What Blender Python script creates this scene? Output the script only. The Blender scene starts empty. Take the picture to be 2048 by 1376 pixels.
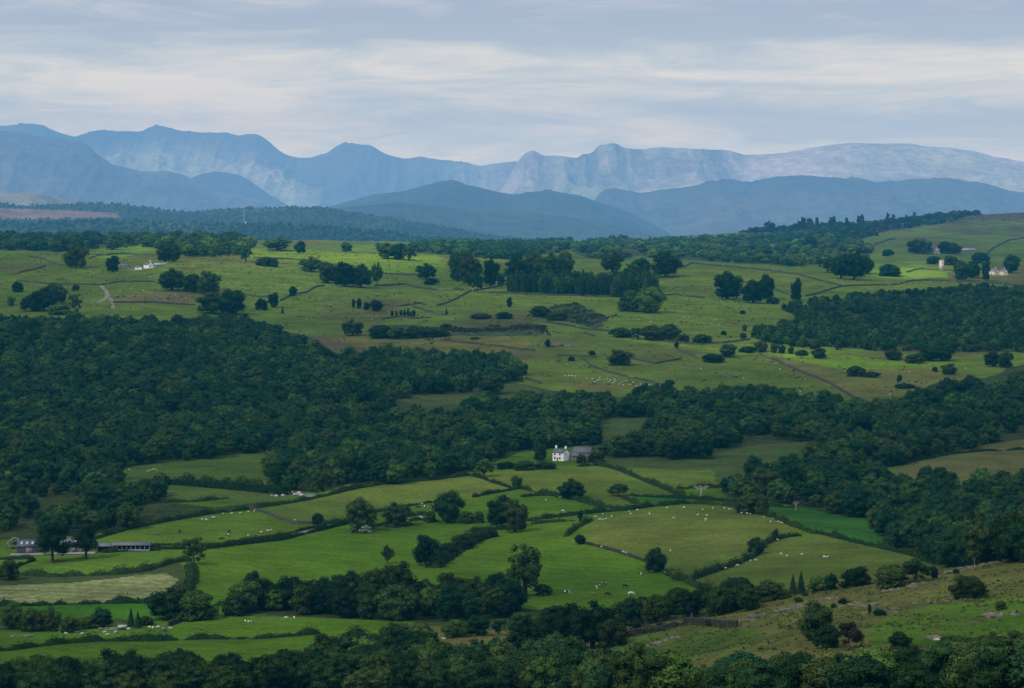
import bpy, bmesh, math, random
import numpy as np
from mathutils import Vector, Matrix
random.seed(7)
RNG = np.random.default_rng(11)
scene = bpy.context.scene
COL = scene.collection
# ------------------------------------------------------------------ camera model
F = 4600.0                       # focal length in 2048-wide pixels
HZ = 430.0                       # eye-level row
TH = math.atan((688.0 - HZ) / F)
CT, ST = math.cos(TH), math.sin(TH)

def pix2as(c, r):
    xc = (np.asarray(c, float) - 1024.0) / F
    zc = (688.0 - np.asarray(r, float)) / F
    y = CT + ST * zc
    z = -ST + CT * zc
    return xc / y, z / y

def as2pix(a, s):
    cf = CT - s * ST
    cu = ST + s * CT
    return 1024.0 + F * a / cf, 688.0 - F * cu / cf

# ------------------------------------------------------------------ noise (numpy lattice)
def _hash(ix, iy, seed):
    n = (ix.astype(np.int64) * 374761393 + iy.astype(np.int64) * 668265263 + seed * 974634777) & 0x7fffffff
    n = ((n ^ (n >> 13)) * 1274126177) & 0x7fffffff
    n = (n ^ (n >> 16)) & 0xffffff
    return n / float(0xffffff)

def vnoise(x, y, seed=0):
    x = np.asarray(x, float); y = np.asarray(y, float)
    ix = np.floor(x); iy = np.floor(y)
    fx = x - ix; fy = y - iy
    fx = fx * fx * fx * (fx * (fx * 6 - 15) + 10); fy = fy * fy * fy * (fy * (fy * 6 - 15) + 10)
    a = _hash(ix, iy, seed); b = _hash(ix + 1, iy, seed)
    c = _hash(ix, iy + 1, seed); d = _hash(ix + 1, iy + 1, seed)
    return (a * (1 - fx) + b * fx) * (1 - fy) + (c * (1 - fx) + d * fx) * fy

def fbm(x, y, seed=0, octv=4, gain=0.5):
    t = 0; amp = 1; tot = 0
    for k in range(octv):
        t = t + amp * (vnoise(x * 2 ** k + 17.3 * k, y * 2 ** k - 9.1 * k, seed + k) * 2 - 1)
        tot += amp; amp *= gain
    return t / tot

def ridged(x, y, seed=0, octv=5):
    t = 0; amp = 1; tot = 0
    for k in range(octv):
        n = 1 - np.abs(vnoise(x * 2 ** k + 5.3 * k, y * 2 ** k + 3.7 * k, seed + k) * 2 - 1)
        t = t + amp * n * n; tot += amp; amp *= 0.55
    return t / tot

def gsmooth(a, sig, axis):
    n = int(sig * 3) + 1
    k = np.exp(-0.5 * (np.arange(-n, n + 1) / sig) ** 2); k /= k.sum()
    pad = [(0, 0)] * a.ndim; pad[axis] = (n, n)
    ap = np.pad(a, pad, mode='edge')
    return np.apply_along_axis(lambda v: np.convolve(v, k, mode='valid'), axis, ap)

def inpoly(px, py, poly):
    px = np.asarray(px, float); py = np.asarray(py, float)
    res = np.zeros(px.shape, bool)
    xs = [p[0] for p in poly]; ys = [p[1] for p in poly]
    m = (px >= min(xs)) & (px <= max(xs)) & (py >= min(ys)) & (py <= max(ys))
    if not m.any():
        return res
    x = px[m]; y = py[m]; ins = np.zeros(x.shape, bool)
    n = len(poly)
    for i in range(n):
        x1, y1 = poly[i]; x2, y2 = poly[(i + 1) % n]
        if y1 == y2:
            continue
        cond = ((y1 > y) != (y2 > y)) & (x < (x2 - x1) * (y - y1) / (y2 - y1) + x1)
        ins ^= cond
    res[m] = ins
    return res

# ------------------------------------------------------------------ terrain table: per column (depth m, apparent row)
TAB = {
 -260: [(60,1640),(300,1590),(480,1505),(560,1432),(640,1372),(720,1302),(800,1226),(880,1163),(965,1100),(1130,1003),(1290,923),(1500,845),(1800,735),(2150,640),(2500,575),(2900,525),(3300,490),(3700,470),(4100,490),(5600,530),(7500,522)],
 0:    [(60,1640),(300,1590),(480,1505),(560,1432),(640,1372),(720,1302),(800,1226),(880,1163),(965,1100),(1130,1003),(1290,925),(1500,845),(1800,735),(2150,640),(2500,575),(2900,525),(3300,494),(3700,478),(4100,490),(5600,530),(7500,522)],
 300:  [(60,1640),(300,1590),(480,1505),(560,1430),(640,1370),(720,1298),(800,1226),(880,1163),(965,1098),(1130,1003),(1290,925),(1500,845),(1800,735),(2150,642),(2500,580),(2900,528),(3300,497),(3700,480),(4100,492),(5600,530),(7500,522)],
 600:  [(60,1640),(300,1590),(480,1505),(560,1420),(640,1352),(720,1285),(800,1222),(880,1163),(965,1102),(1130,1000),(1290,925),(1500,845),(1800,745),(2150,655),(2500,590),(2900,535),(3300,503),(3700,483),(4000,480),(4500,500),(5600,525),(7500,522)],
 900:  [(60,1640),(300,1590),(480,1500),(560,1400),(640,1300),(690,1276),(760,1255),(820,1208),(880,1160),(965,1100),(1130,998),(1290,930),(1500,850),(1800,750),(2150,660),(2500,595),(2900,545),(3300,512),(3700,496),(4300,489),(5600,515),(7500,520)],
 1200: [(60,1620),(300,1570),(480,1450),(560,1350),(640,1270),(720,1262),(800,1212),(870,1165),(950,1103),(1040,1045),(1130,996),(1250,935),(1350,893),(1500,840),(1800,748),(2150,665),(2500,602),(2900,552),(3300,520),(3800,502),(4400,488),(5000,480),(6000,515),(7500,520)],
 1500: [(60,1600),(300,1550),(400,1455),(480,1350),(560,1262),(640,1200),(720,1215),(800,1176),(870,1142),(950,1090),(1050,1034),(1150,980),(1250,932),(1350,892),(1500,840),(1800,752),(2150,675),(2500,610),(2900,555),(3300,525),(3800,498),(4400,476),(4850,462),(6000,505),(7500,520)],
 1750: [(60,1590),(300,1540),(400,1430),(480,1320),(560,1230),(640,1160),(720,1186),(800,1162),(900,1112),(1000,1060),(1100,1005),(1200,952),(1350,885),(1500,835),(1800,755),(2150,680),(2500,618),(2900,563),(3300,530),(3800,490),(4400,458),(4900,441),(6000,495),(7500,520)],
 2048: [(60,1580),(300,1520),(400,1400),(480,1300),(560,1195),(650,1102),(760,1150),(860,1110),(960,1070),(1080,1010),(1200,945),(1350,885),(1500,835),(1700,775),(2000,705),(2300,640),(2650,592),(2950,563),(3250,537),(3600,508),(4100,465),(4700,425),(5050,413),(6500,480),(7500,520)],
 2310: [(60,1580),(300,1510),(400,1370),(480,1260),(560,1150),(650,1050),(760,1110),(860,1090),(960,1060),(1080,1005),(1200,930),(1350,865),(1500,820),(1700,770),(2000,705),(2300,640),(2650,592),(2950,563),(3250,537),(3600,508),(4100,465),(4700,430),(5100,410),(6500,480),(7500,520)],
}
NA, NY = 860, 1250
GA = (np.linspace(-260, 2310, NA) - 1024) / F
LY0, LY1 = math.log(60.0), math.log(7400.0)
# denser where it shows
_k = np.array([60., 330., 5400., 7400.]); _v = np.array([0., 60., 1190., 1249.])
GY = np.exp(np.interp(np.arange(NY), _v, np.log(_k)))
cols = sorted(TAB)
zc = []
for c in cols:
    t = np.array(TAB[c], float)
    zk = -(t[:, 1] - HZ) / F * t[:, 0]
    z = np.interp(GY, t[:, 0], zk)
    zc.append(z)
zc = gsmooth(np.array(zc), 16, 1)
ca = (np.array(cols) - 1024.0) / F
GZ = np.empty((NA, NY))
for j in range(NY):
    GZ[:, j] = np.interp(GA, ca, zc[:, j])
GZ = gsmooth(GZ, 22, 0)
GX2 = GA[:, None] * GY[None, :]
GY2 = np.broadcast_to(GY[None, :], (NA, NY))
amp = np.interp(GY, [300, 600, 900, 1300, 2000, 2400, 3200, 5000, 6000], [0.5, 1.2, 1.0, 1.2, 3.2, 4.6, 5.5, 8, 8])
GZ = GZ + amp[None, :] * fbm(GX2 / 190.0, GY2 / 230.0, 3, 4, 0.45)
GZ = GZ + np.interp(GY, [300, 500, 700, 760], [0.9, 1.3, .9, 0.])[None, :] * fbm(GX2 / 22.0, GY2 / 26.0, 8, 4, 0.55) * np.clip((GA[:, None] * F + 1024 - 850) / 350, 0.15, 1)
for (mc, mY, sx, sy, h) in [(1350, 985, 52, 62, 3.2), (760, 1150, 60, 45, 4.0), (1110, 1200, 45, 45, 3.0), (260, 905, 60, 40, 1.5),
                            (420, 2750, 130, 160, 8), (720, 3100, 120, 160, 6), (1560, 2800, 150, 160, 7), (1250, 2350, 120, 150, 5), (1600, 2050, 110, 120, 5), (640, 2450, 90, 120, 4), (1850, 3050, 60, 70, 5)]:
    mx = (mc - 1024) / F * mY
    GZ = GZ + h * np.exp(-0.5 * (((GX2 - mx) / sx) ** 2 + ((GY2 - mY) / sy) ** 2))
GS = GZ / GY[None, :]
GM = np.maximum.accumulate(GS, axis=1)

def zat(x, y):
    x = np.asarray(x, float); y = np.asarray(y, float)
    fa = np.clip((x / y - GA[0]) / (GA[1] - GA[0]), 0, NA - 1.001)
    fj = np.clip(np.interp(y, GY, np.arange(NY)), 0, NY - 1.001)
    i = fa.astype(int); j = fj.astype(int); u = fa - i; v = fj - j
    return (GZ[i, j] * (1 - u) + GZ[i + 1, j] * u) * (1 - v) + (GZ[i, j + 1] * (1 - u) + GZ[i + 1, j + 1] * u) * v

def at(c, r, ymin=0):
    """ground point seen at photo pixel (c, r)"""
    a, s = pix2as(c, r); a = float(a); s = float(s)
    i = int(round((a - GA[0]) / (GA[1] - GA[0]))); i = max(0, min(NA - 1, i))
    j = int(np.searchsorted(GM[i], s)); j = max(1, min(NY - 1, j))
    s0, s1 = GM[i, j - 1], GM[i, j]
    t = 0 if s1 <= s0 else (s - s0) / (s1 - s0)
    y = float(GY[j - 1] + (GY[j] - GY[j - 1]) * min(max(t, 0), 1))
    x = a * y
    return Vector((x, y, float(zat(x, y))))

def ppm(y):        # photo pixels per metre at depth y
    return F / y

# ------------------------------------------------------------------ object helpers
def link(o, parent=None):
    COL.objects.link(o)
    if parent is not None:
        o.parent = parent
    return o

def tag(o, label=None, cat=None, group=None, kind=None):
    if label: o['label'] = label
    if cat: o['category'] = cat
    if group: o['group'] = group
    if kind: o['kind'] = kind
    return o

def empty(name, loc, rz=0.0, scale=(1, 1, 1)):
    o = bpy.data.objects.new(name, None)
    o.empty_display_size = 1.0
    o.location = loc; o.rotation_euler = (0, 0, rz); o.scale = scale
    COL.objects.link(o)
    return o

def mesh_np(name, V, Q, T=None, mats=(), smooth=False):
    """V (n,3); Q quads (m,4); T tris (k,3)"""
    me = bpy.data.meshes.new(name)
    V = np.asarray(V, np.float32).reshape(-1, 3)
    loops = []; starts = []; n = 0; parts = []
    if Q is not None and len(Q):
        Q = np.asarray(Q, np.int32); parts.append((Q, 4))
    if T is not None and len(T):
        T = np.asarray(T, np.int32); parts.append((T, 3))
    me.vertices.add(len(V)); me.vertices.foreach_set('co', V.ravel())
    for P, k in parts:
        loops.append(P.ravel()); starts.append(n + np.arange(len(P), dtype=np.int32) * k); n += P.size
    loops = np.concatenate(loops); starts = np.concatenate(starts)
    me.loops.add(len(loops)); me.loops.foreach_set('vertex_index', loops)
    me.polygons.add(len(starts)); me.polygons.foreach_set('loop_start', starts)
    me.update(calc_edges=True)
    if smooth:
        me.polygons.foreach_set('use_smooth', np.ones(len(starts), bool))
    for m in mats: me.materials.append(m)
    me.validate()
    return me

def set_col(me, C, name='Col'):
    at_ = me.attributes.new(name, 'FLOAT_COLOR', 'POINT')
    C = np.asarray(C, np.float32)
    if C.shape[1] == 3: C = np.concatenate([C, np.ones((len(C), 1), np.float32)], 1)
    at_.data.foreach_set('color', C.ravel())

class MB:
    """collects quads/tris in world or local metres"""
    def __init__(s): s.V = []; s.Q = []; s.T = []; s.n = 0
    def add(s, V, Q=None, T=None):
        V = np.asarray(V, float).reshape(-1, 3)
        s.V.append(V)
        if Q is not None and len(Q): s.Q.append(np.asarray(Q, int) + s.n)
        if T is not None and len(T): s.T.append(np.asarray(T, int) + s.n)
        s.n += len(V); return s
    def box(s, c, d, rz=0, bev=0):
        x, y, z = d[0] / 2, d[1] / 2, d[2] / 2
        V = np.array([(-x, -y, -z), (x, -y, -z), (x, y, -z), (-x, y, -z), (-x, -y, z), (x, -y, z), (x, y, z), (-x, y, z)])
        cs, sn = math.cos(rz), math.sin(rz)
        V = np.stack([V[:, 0] * cs - V[:, 1] * sn, V[:, 0] * sn + V[:, 1] * cs, V[:, 2]], 1) + np.array(c)
        return s.add(V, [(0, 3, 2, 1), (4, 5, 6, 7), (0, 1, 5, 4), (1, 2, 6, 5), (2, 3, 7, 6), (3, 0, 4, 7)])
    def tube(s, p0, p1, r0, r1, n=6):
        p0 = Vector(p0); p1 = Vector(p1); d = (p1 - p0)
        if d.length < 1e-6: return s
        d.normalize(); u = d.orthogonal().normalized(); v = d.cross(u)
        V = []
        for p, r in ((p0, r0), (p1, r1)):
            for k in range(n):
                t = 2 * math.pi * k / n
                V.append(p + u * math.cos(t) * r + v * math.sin(t) * r)
        Q = [(k, (k + 1) % n, n + (k + 1) % n, n + k) for k in range(n)]
        V.append(p1 + d * r1 * .5)
        T = [(n + k, n + (k + 1) % n, 2 * n) for k in range(n)]
        return s.add([tuple(q) for q in V], Q, T)
    def build(s, name, mat, parent=None, smooth=False):
        me = mesh_np(name, np.concatenate(s.V), np.concatenate(s.Q) if s.Q else None, np.concatenate(s.T) if s.T else None, (mat,), smooth)
        return link(bpy.data.objects.new(name, me), parent)

# ------------------------------------------------------------------ materials
def new_mat(name):
    m = bpy.data.materials.new(name); m.use_nodes = True
    nt = m.node_tree; nt.nodes.clear()
    out = nt.nodes.new('ShaderNodeOutputMaterial')
    return m, nt, out

def N(nt, t, **kw):
    n = nt.nodes.new(t)
    for k, v in kw.items():
        if k.startswith('i_'): n.inputs[k[2:].replace('_', ' ')].default_value = v
        else: setattr(n, k, v)
    return n

def noise(nt, scale, detail=3, rough=.55, vec=None, dist=0):
    n = N(nt, 'ShaderNodeTexNoise'); n.inputs['Scale'].default_value = scale
    n.inputs['Detail'].default_value = detail; n.inputs['Roughness'].default_value = rough
    n.inputs['Distortion'].default_value = dist
    if vec is not None: nt.links.new(vec, n.inputs['Vector'])
    return n

def ramp(nt, fac, stops):
    r = N(nt, 'ShaderNodeValToRGB'); els = r.color_ramp.elements
    while len(els) < len(stops): els.new(0.5)
    for e, (p, c) in zip(els, stops):
        e.position = p; e.color = (c[0], c[1], c[2], 1) if not isinstance(c, (int, float)) else (c, c, c, 1)
    nt.links.new(fac, r.inputs['Fac']); return r

def mixc(nt, a, b, fac, mode='MIX'):
    m = N(nt, 'ShaderNodeMix', data_type='RGBA', blend_type=mode)
    for s, v in ((6, a), (7, b), (0, fac)):
        if hasattr(v, 'is_linked') or isinstance(v, bpy.types.NodeSocket): nt.links.new(v, m.inputs[s])
        elif s == 0: m.inputs[0].default_value = v
        else: m.inputs[s].default_value = (*v, 1)
    return m.outputs[2]

def plain(name, col, var=.25, scale=3.0, rough=.85, spec=.2):
    m, nt, out = new_mat(name)
    tc = N(nt, 'ShaderNodeTexCoord')
    n = noise(nt, scale, 4, .6, tc.outputs['Object'])
    r = ramp(nt, n.outputs['Fac'], [(.25, [c * (1 - var) for c in col]), (.75, [min(1, c * (1 + var)) for c in col])])
    b = N(nt, 'ShaderNodeBsdfPrincipled'); b.inputs['Roughness'].default_value = rough
    b.inputs['Specular IOR Level'].default_value = spec
    nt.links.new(r.outputs['Color'], b.inputs['Base Color']); nt.links.new(b.outputs[0], out.inputs['Surface'])
    return m

def leafmat(name, dark, light, var=.35):
    m, nt, out = new_mat(name)
    oi = N(nt, 'ShaderNodeObjectInfo'); tc = N(nt, 'ShaderNodeTexCoord')
    r = ramp(nt, oi.outputs['Random'], [(0, dark), (.22, [a * .8 + b * .2 for a, b in zip(dark, light)]), (.40, [dark[0] * .9, dark[1] * 1.1, dark[2] * 1.12]), (.58, [a * .6 + b * .4 for a, b in zip(dark, light)]), (.74, [(dark[0] + light[0]) * .56, (dark[1] + light[1]) * .42, dark[2] * 1.2]), (.9, [a * .35 + b * .65 for a, b in zip(dark, light)]), (1, light)])
    n = noise(nt, 4.5, 2, .6, tc.outputs['Object'])
    r2 = ramp(nt, n.outputs['Fac'], [(.3, 1 - var), (.7, 1 + var)])
    c = mixc(nt, r.outputs['Color'], r2.outputs['Color'], 1.0, 'MULTIPLY')
    c = mixc(nt, c, oi.outputs['Color'], 1.0, 'MULTIPLY')
    d = N(nt, 'ShaderNodeBsdfDiffuse')
    nt.links.new(c, d.inputs['Color']); nt.links.new(d.outputs[0], out.inputs['Surface'])
    return m

M = {}
M['leaf'] = leafmat('broadleaf_foliage', (.013, .036, .015), (.062, .110, .022))
M['conifer'] = leafmat('conifer_foliage', (.014, .036, .015), (.026, .056, .020), .3)
M['hedge'] = leafmat('hedge_foliage', (.014, .032, .010), (.034, .062, .015), .4)
M['blossom'] = leafmat('hawthorn_blossom', (.35, .36, .27), (.5, .5, .42), .5)
M['bark'] = plain('bark', (.06, .05, .04), .3, 6)
M['dead'] = plain('dead_wood', (.28, .26, .23), .3, 6)
M['wallstone'] = plain('dry_stone', (.038, .040, .026), .6, .9)
M['rock'] = plain('limestone_rock', (.105, .092, .064), .7, .6)
M['white'] = plain('whitewash', (.85, .84, .80), .05, .8)
M['cream'] = plain('cream_render', (.46, .42, .34), .12, .8)
M['slate'] = plain('slate_roof', (.11, .115, .13), .25, 1.2)
M['barn'] = plain('dark_sheet_metal', (.035, .045, .065), .2, 1.2, .6, .4)
M['stone'] = plain('grey_stone', (.17, .155, .14), .3, 1.0)
M['glass'] = plain('window_glass', (.02, .025, .03), .1, 1, .15, .6)
M['wool'] = plain('sheep_wool', (.42, .40, .33), .15, 3)
M['black'] = plain('black_hide', (.018, .016, .015), .2, 2)
M['brown'] = plain('brown_hide', (.22, .10, .045), .2, 2)
M['pale'] = plain('pale_hide', (.60, .55, .45), .15, 2)
M['timber'] = plain('weathered_timber', (.18, .16, .13), .25, 3)
M['steel'] = plain('painted_steel', (.30, .31, .33), .08, 3, .5, .4)
# ------------------------------------------------------------------ the ground sheet
LUSH = (.056, .114, .009); DEEP = (.025, .084, .013); OLIVE = (.074, .112, .018); MID = (.080, .128, .018)
MIDB = (.102, .112, .028); WOODF = (.020, .036, .012); HAY = (.150, .180, .068); ROUGH = (.082, .092, .022); BRIGHT = (.100, .170, .016)
SCRUB = (.035, .055, .025); HEATH = (.085, .075, .045)
# polygons in photo coordinates: (colour, roughness of cover 0..1, points)
ZONES = [
 (MID, .35, [(-400, 440), (2500, 380), (2500, 720), (2100, 720), (1740, 810), (1300, 800), (1100, 780), (1000, 760), (560, 660), (-400, 650)]),
 (MIDB, .55, [(820, 665), (1000, 670), (1150, 700), (1300, 770), (1200, 785), (1060, 760), (1000, 710), (700, 690), (640, 670)]),
 (OLIVE, .4, [(1052, 690), (1120, 672), (1240, 672), (1360, 700), (1520, 708), (1740, 808), (1330, 775), (1250, 765), (1050, 765)]),
 (MIDB, .5, [(1500, 708), (1740, 735), (1940, 745), (1960, 770), (1830, 805), (1740, 808)]),
 (OLIVE, .3, [(1365, 534), (1420, 528), (1553, 542), (1683, 571), (1611, 592), (1550, 577), (1478, 561), (1350, 588), (1330, 560)]),
 (BRIGHT, .2, [(1230, 667), (1360, 690), (1500, 700), (1760, 716), (1900, 722), (1880, 738), (1700, 742), (1530, 706), (1340, 690), (1210, 672)]),
 (BRIGHT, .2, [(490, 505), (620, 500), (760, 495), (880, 510), (890, 545), (760, 545), (640, 520), (500, 518)]),  # this and the next two paint sunlit patches into the grass colour
 (BRIGHT, .2, [(200, 490), (330, 490), (330, 505), (240, 520), (180, 512)]),
 (BRIGHT, .3, [(1740, 525), (1820, 525), (1910, 540), (1900, 560), (1800, 562), (1740, 550)]),
 (MIDB, .6, [(230, 585), (330, 580), (385, 592), (390, 610), (300, 606), (225, 604)]),
 (SCRUB, .7, [(1110, 610), (1150, 606), (1210, 632), (1180, 655), (1110, 640), (1060, 632)]),
 (SCRUB, .8, [(740, 650), (900, 655), (1080, 650), (1100, 670), (980, 675), (830, 672), (740, 670)]),
 (HEATH, .8, [(1730, 430), (1960, 408), (2200, 405), (2200, 440), (1900, 445), (1790, 460), (1660, 480)]),
 (HEATH, .8, [(620, 668), (720, 690), (700, 712), (660, 710), (640, 690)]),
 (HEATH, .8, [(790, 785), (860, 780), (900, 785), (830, 800), (800, 800)]),
 (LUSH, .3, [(-400, 905), (560, 885), (1000, 890), (1500, 880), (2500, 860), (2500, 1180), (1500, 1200), (-400, 1200)]),
 ((.05, .075, .022), .5, [(800, 800), (960, 765), (1060, 770), (1080, 785), (1000, 800), (840, 815)]),
 ((.086, .092, .030), .45, [(1790, 938), (1900, 906), (2060, 868), (2500, 840), (2500, 985), (1980, 985), (1800, 975)]),
 ((.048, .088, .016), .4, [(200, 930), (560, 895), (620, 1000), (540, 1010), (320, 1000), (200, 955)]),
 (OLIVE, .35, [(510, 1020), (600, 1003), (780, 966), (945, 951), (1030, 976), (950, 996), (827, 1012), (740, 1028), (700, 1042), (625, 1048), (560, 1038)]),
 ((.066, .118, .012), .3, [(200, 1078), (330, 1045), (500, 1020), (560, 1038), (625, 1048), (660, 1050), (560, 1082), (400, 1096), (200, 1098)]),
 ((.066, .104, .016), .35, [(945, 950), (1155, 932), (1230, 937), (1295, 964), (1370, 1000), (1220, 1016), (1120, 994), (1040, 980)]),
 (OLIVE, .3, [(1230, 935), (1440, 930), (1440, 975), (1370, 980), (1300, 962)]),
 (DEEP, .12, [(1262, 991), (1480, 1002), (1590, 1014), (1750, 1035), (1780, 1098), (1640, 1068), (1590, 1052), (1478, 1014), (1380, 1007), (1300, 1008)]),
 (LUSH, .2, [(1040, 992), (1120, 994), (1210, 1018), (1110, 1034), (1050, 1042), (760, 1060), (830, 1020), (950, 998)]),
 ((.074, .106, .018), .5, [(1184, 1036), (1262, 1020), (1380, 1010), (1478, 1016), (1590, 1056), (1567, 1075), (1532, 1087), (1509, 1114), (1468, 1131), (1400, 1150), (1350, 1150), (1290, 1121), (1152, 1083), (1160, 1053)]),
 ((.074, .106, .018), .5, [(1567, 1077), (1642, 1068), (1826, 1112), (1890, 1135), (1900, 1170), (1500, 1215), (1375, 1166), (1416, 1150), (1509, 1116), (1532, 1089)]),
 (LUSH, .15, [(390, 1135), (700, 1062), (1130, 1050), (1152, 1085), (1290, 1122), (1350, 1155), (1460, 1200), (1400, 1230), (440, 1230), (385, 1180)]),
 ((.054, .112, .012), .25, [(-100, 1098), (190, 1108), (380, 1098), (376, 1124), (250, 1148), (30, 1148), (-100, 1150)]),
 ((.03, .05, .015), .5, [(-100, 1150), (250, 1148), (370, 1128), (384, 1160), (370, 1180), (-100, 1180)]),
 (HAY, .95, [(-200, 1172), (17, 1171), (150, 1165), (290, 1150), (330, 1147), (358, 1160), (330, 1185), (270, 1203), (100, 1207), (-200, 1212)]),
 ((.036, .112, .009), .2, [(-200, 1209), (300, 1208), (430, 1210), (455, 1240), (-200, 1240)]),
 ((.054, .116, .009), .3, [(-300, 1262), (60, 1258), (280, 1247), (380, 1232), (720, 1234), (840, 1240), (840, 1330), (-300, 1400)]),
 (ROUGH, 1.0, [(840, 1250), (1000, 1262), (1250, 1262), (1290, 1240), (1500, 1192), (1750, 1158), (2031, 1098), (2500, 1000), (2600, 1700), (860, 1700)]),
 ((.046, .108, .010), .7, [(1720, 1265), (1780, 1235), (1850, 1215), (1950, 1198), (2500, 1185), (2500, 1290), (1740, 1290)]),
 ((.045, .088, .014), .6, [(1180, 1290), (1300, 1258), (1500, 1256), (1540, 1270), (1500, 1300), (1350, 1330), (1150, 1340)]),
]
C = np.tile(np.array([.03, .05, .018, .5]), (NA * NY, 1))
pc, pr = as2pix(np.broadcast_to(GA[:, None], (NA, NY)).ravel(), GS.ravel())
# wobble the borders a little so they are not ruler-straight
wob = fbm(GX2.ravel() / 9.0, GY2.ravel() / 25.0, 41, 3) * 2.0
wob2 = fbm(GX2.ravel() / 45.0, GY2.ravel() / 110.0, 43, 4)
for colr, rough, poly in ZONES:
    k_ = 1.0 if rough in (.12, .15, .95, .4) else 3.0
    if colr in (BRIGHT, SCRUB, HEATH, MIDB): k_ = 6.0
    m = inpoly(pc + wob * k_ + 22 * (k_ > 2) * wob2, pr + wob * .5 + 1.6 * k_ * wob2, poly)
    C[m, :3] = colr; C[m, 3] = rough
gy = GY2.ravel(); gx = GX2.ravel()
far = gy > 5400
C[far, :3] = (.03, .045, .02)
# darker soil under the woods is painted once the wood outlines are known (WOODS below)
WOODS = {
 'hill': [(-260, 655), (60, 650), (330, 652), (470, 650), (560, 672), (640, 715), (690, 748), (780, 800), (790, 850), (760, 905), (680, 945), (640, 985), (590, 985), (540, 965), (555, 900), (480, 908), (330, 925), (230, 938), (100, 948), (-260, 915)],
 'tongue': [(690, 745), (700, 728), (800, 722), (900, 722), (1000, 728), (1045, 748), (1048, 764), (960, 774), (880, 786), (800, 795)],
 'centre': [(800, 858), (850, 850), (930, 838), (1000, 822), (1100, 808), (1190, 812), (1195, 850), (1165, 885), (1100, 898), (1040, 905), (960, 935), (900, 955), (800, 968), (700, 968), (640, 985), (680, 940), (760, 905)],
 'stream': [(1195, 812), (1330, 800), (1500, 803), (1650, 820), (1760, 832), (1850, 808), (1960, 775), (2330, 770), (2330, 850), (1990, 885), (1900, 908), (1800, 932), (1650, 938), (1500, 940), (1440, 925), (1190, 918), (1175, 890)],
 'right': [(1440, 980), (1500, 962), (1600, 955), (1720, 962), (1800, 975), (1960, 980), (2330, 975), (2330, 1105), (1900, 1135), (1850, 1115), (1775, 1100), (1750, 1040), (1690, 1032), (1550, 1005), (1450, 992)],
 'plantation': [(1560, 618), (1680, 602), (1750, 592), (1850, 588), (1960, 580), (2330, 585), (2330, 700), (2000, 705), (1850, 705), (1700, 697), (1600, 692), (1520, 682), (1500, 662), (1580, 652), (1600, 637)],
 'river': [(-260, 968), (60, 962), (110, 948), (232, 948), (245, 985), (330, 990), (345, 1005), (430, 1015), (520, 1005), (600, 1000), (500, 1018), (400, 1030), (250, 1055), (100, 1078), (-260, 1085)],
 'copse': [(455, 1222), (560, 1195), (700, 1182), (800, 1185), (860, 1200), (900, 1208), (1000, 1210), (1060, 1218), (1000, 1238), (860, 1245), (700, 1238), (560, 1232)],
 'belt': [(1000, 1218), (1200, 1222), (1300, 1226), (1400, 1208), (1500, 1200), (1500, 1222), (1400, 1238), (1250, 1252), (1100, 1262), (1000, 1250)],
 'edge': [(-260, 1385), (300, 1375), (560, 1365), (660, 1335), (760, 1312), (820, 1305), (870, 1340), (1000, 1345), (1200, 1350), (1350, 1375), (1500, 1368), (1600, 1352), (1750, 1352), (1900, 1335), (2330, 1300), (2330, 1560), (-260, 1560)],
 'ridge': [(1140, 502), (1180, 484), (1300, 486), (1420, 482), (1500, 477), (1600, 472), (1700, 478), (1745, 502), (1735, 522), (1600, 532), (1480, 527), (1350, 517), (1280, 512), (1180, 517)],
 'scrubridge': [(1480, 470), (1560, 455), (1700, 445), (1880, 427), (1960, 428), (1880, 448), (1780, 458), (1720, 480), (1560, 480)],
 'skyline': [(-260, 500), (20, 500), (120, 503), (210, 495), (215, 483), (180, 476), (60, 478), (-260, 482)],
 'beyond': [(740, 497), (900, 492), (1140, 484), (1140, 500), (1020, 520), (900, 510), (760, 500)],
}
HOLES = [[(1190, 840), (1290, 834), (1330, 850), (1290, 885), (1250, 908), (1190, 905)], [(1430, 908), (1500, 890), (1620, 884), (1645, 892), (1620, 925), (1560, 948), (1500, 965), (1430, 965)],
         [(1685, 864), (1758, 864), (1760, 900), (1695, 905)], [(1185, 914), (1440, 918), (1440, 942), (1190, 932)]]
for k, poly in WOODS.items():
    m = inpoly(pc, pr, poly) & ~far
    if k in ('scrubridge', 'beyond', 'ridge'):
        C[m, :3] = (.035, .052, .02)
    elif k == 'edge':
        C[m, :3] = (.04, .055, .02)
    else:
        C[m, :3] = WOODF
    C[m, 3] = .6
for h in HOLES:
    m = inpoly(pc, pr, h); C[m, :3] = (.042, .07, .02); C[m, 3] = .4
# mown swaths on the hay meadow follow its long side
hay = C[:, 3] == .95
C[hay, :3] *= (1 + .14 * np.sin((gy[hay] + .22 * gx[hay] + 1.2 * fbm(gx[hay] / 60, gy[hay] / 40, 5, 2)) * 2 * math.pi / 8.0))[:, None]
# a slightly different green on each big parcel of the far pastures
par = fbm(gx / 260.0, gy / 420.0, 77, 3)
mm = (gy > 1900) & (gy < 5300)
C[mm, :3] *= (1 + .28 * par[mm])[:, None]
brn = np.clip(fbm(gx / 120.0, gy / 200.0, 91, 4) * 2.2 - .35, 0, .7)
w = np.where(mm & (C[:, 3] > .3), brn, 0)[:, None]
C[:, :3] = C[:, :3] * (1 - w) + np.array([.075, .062, .032]) * w

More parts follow.
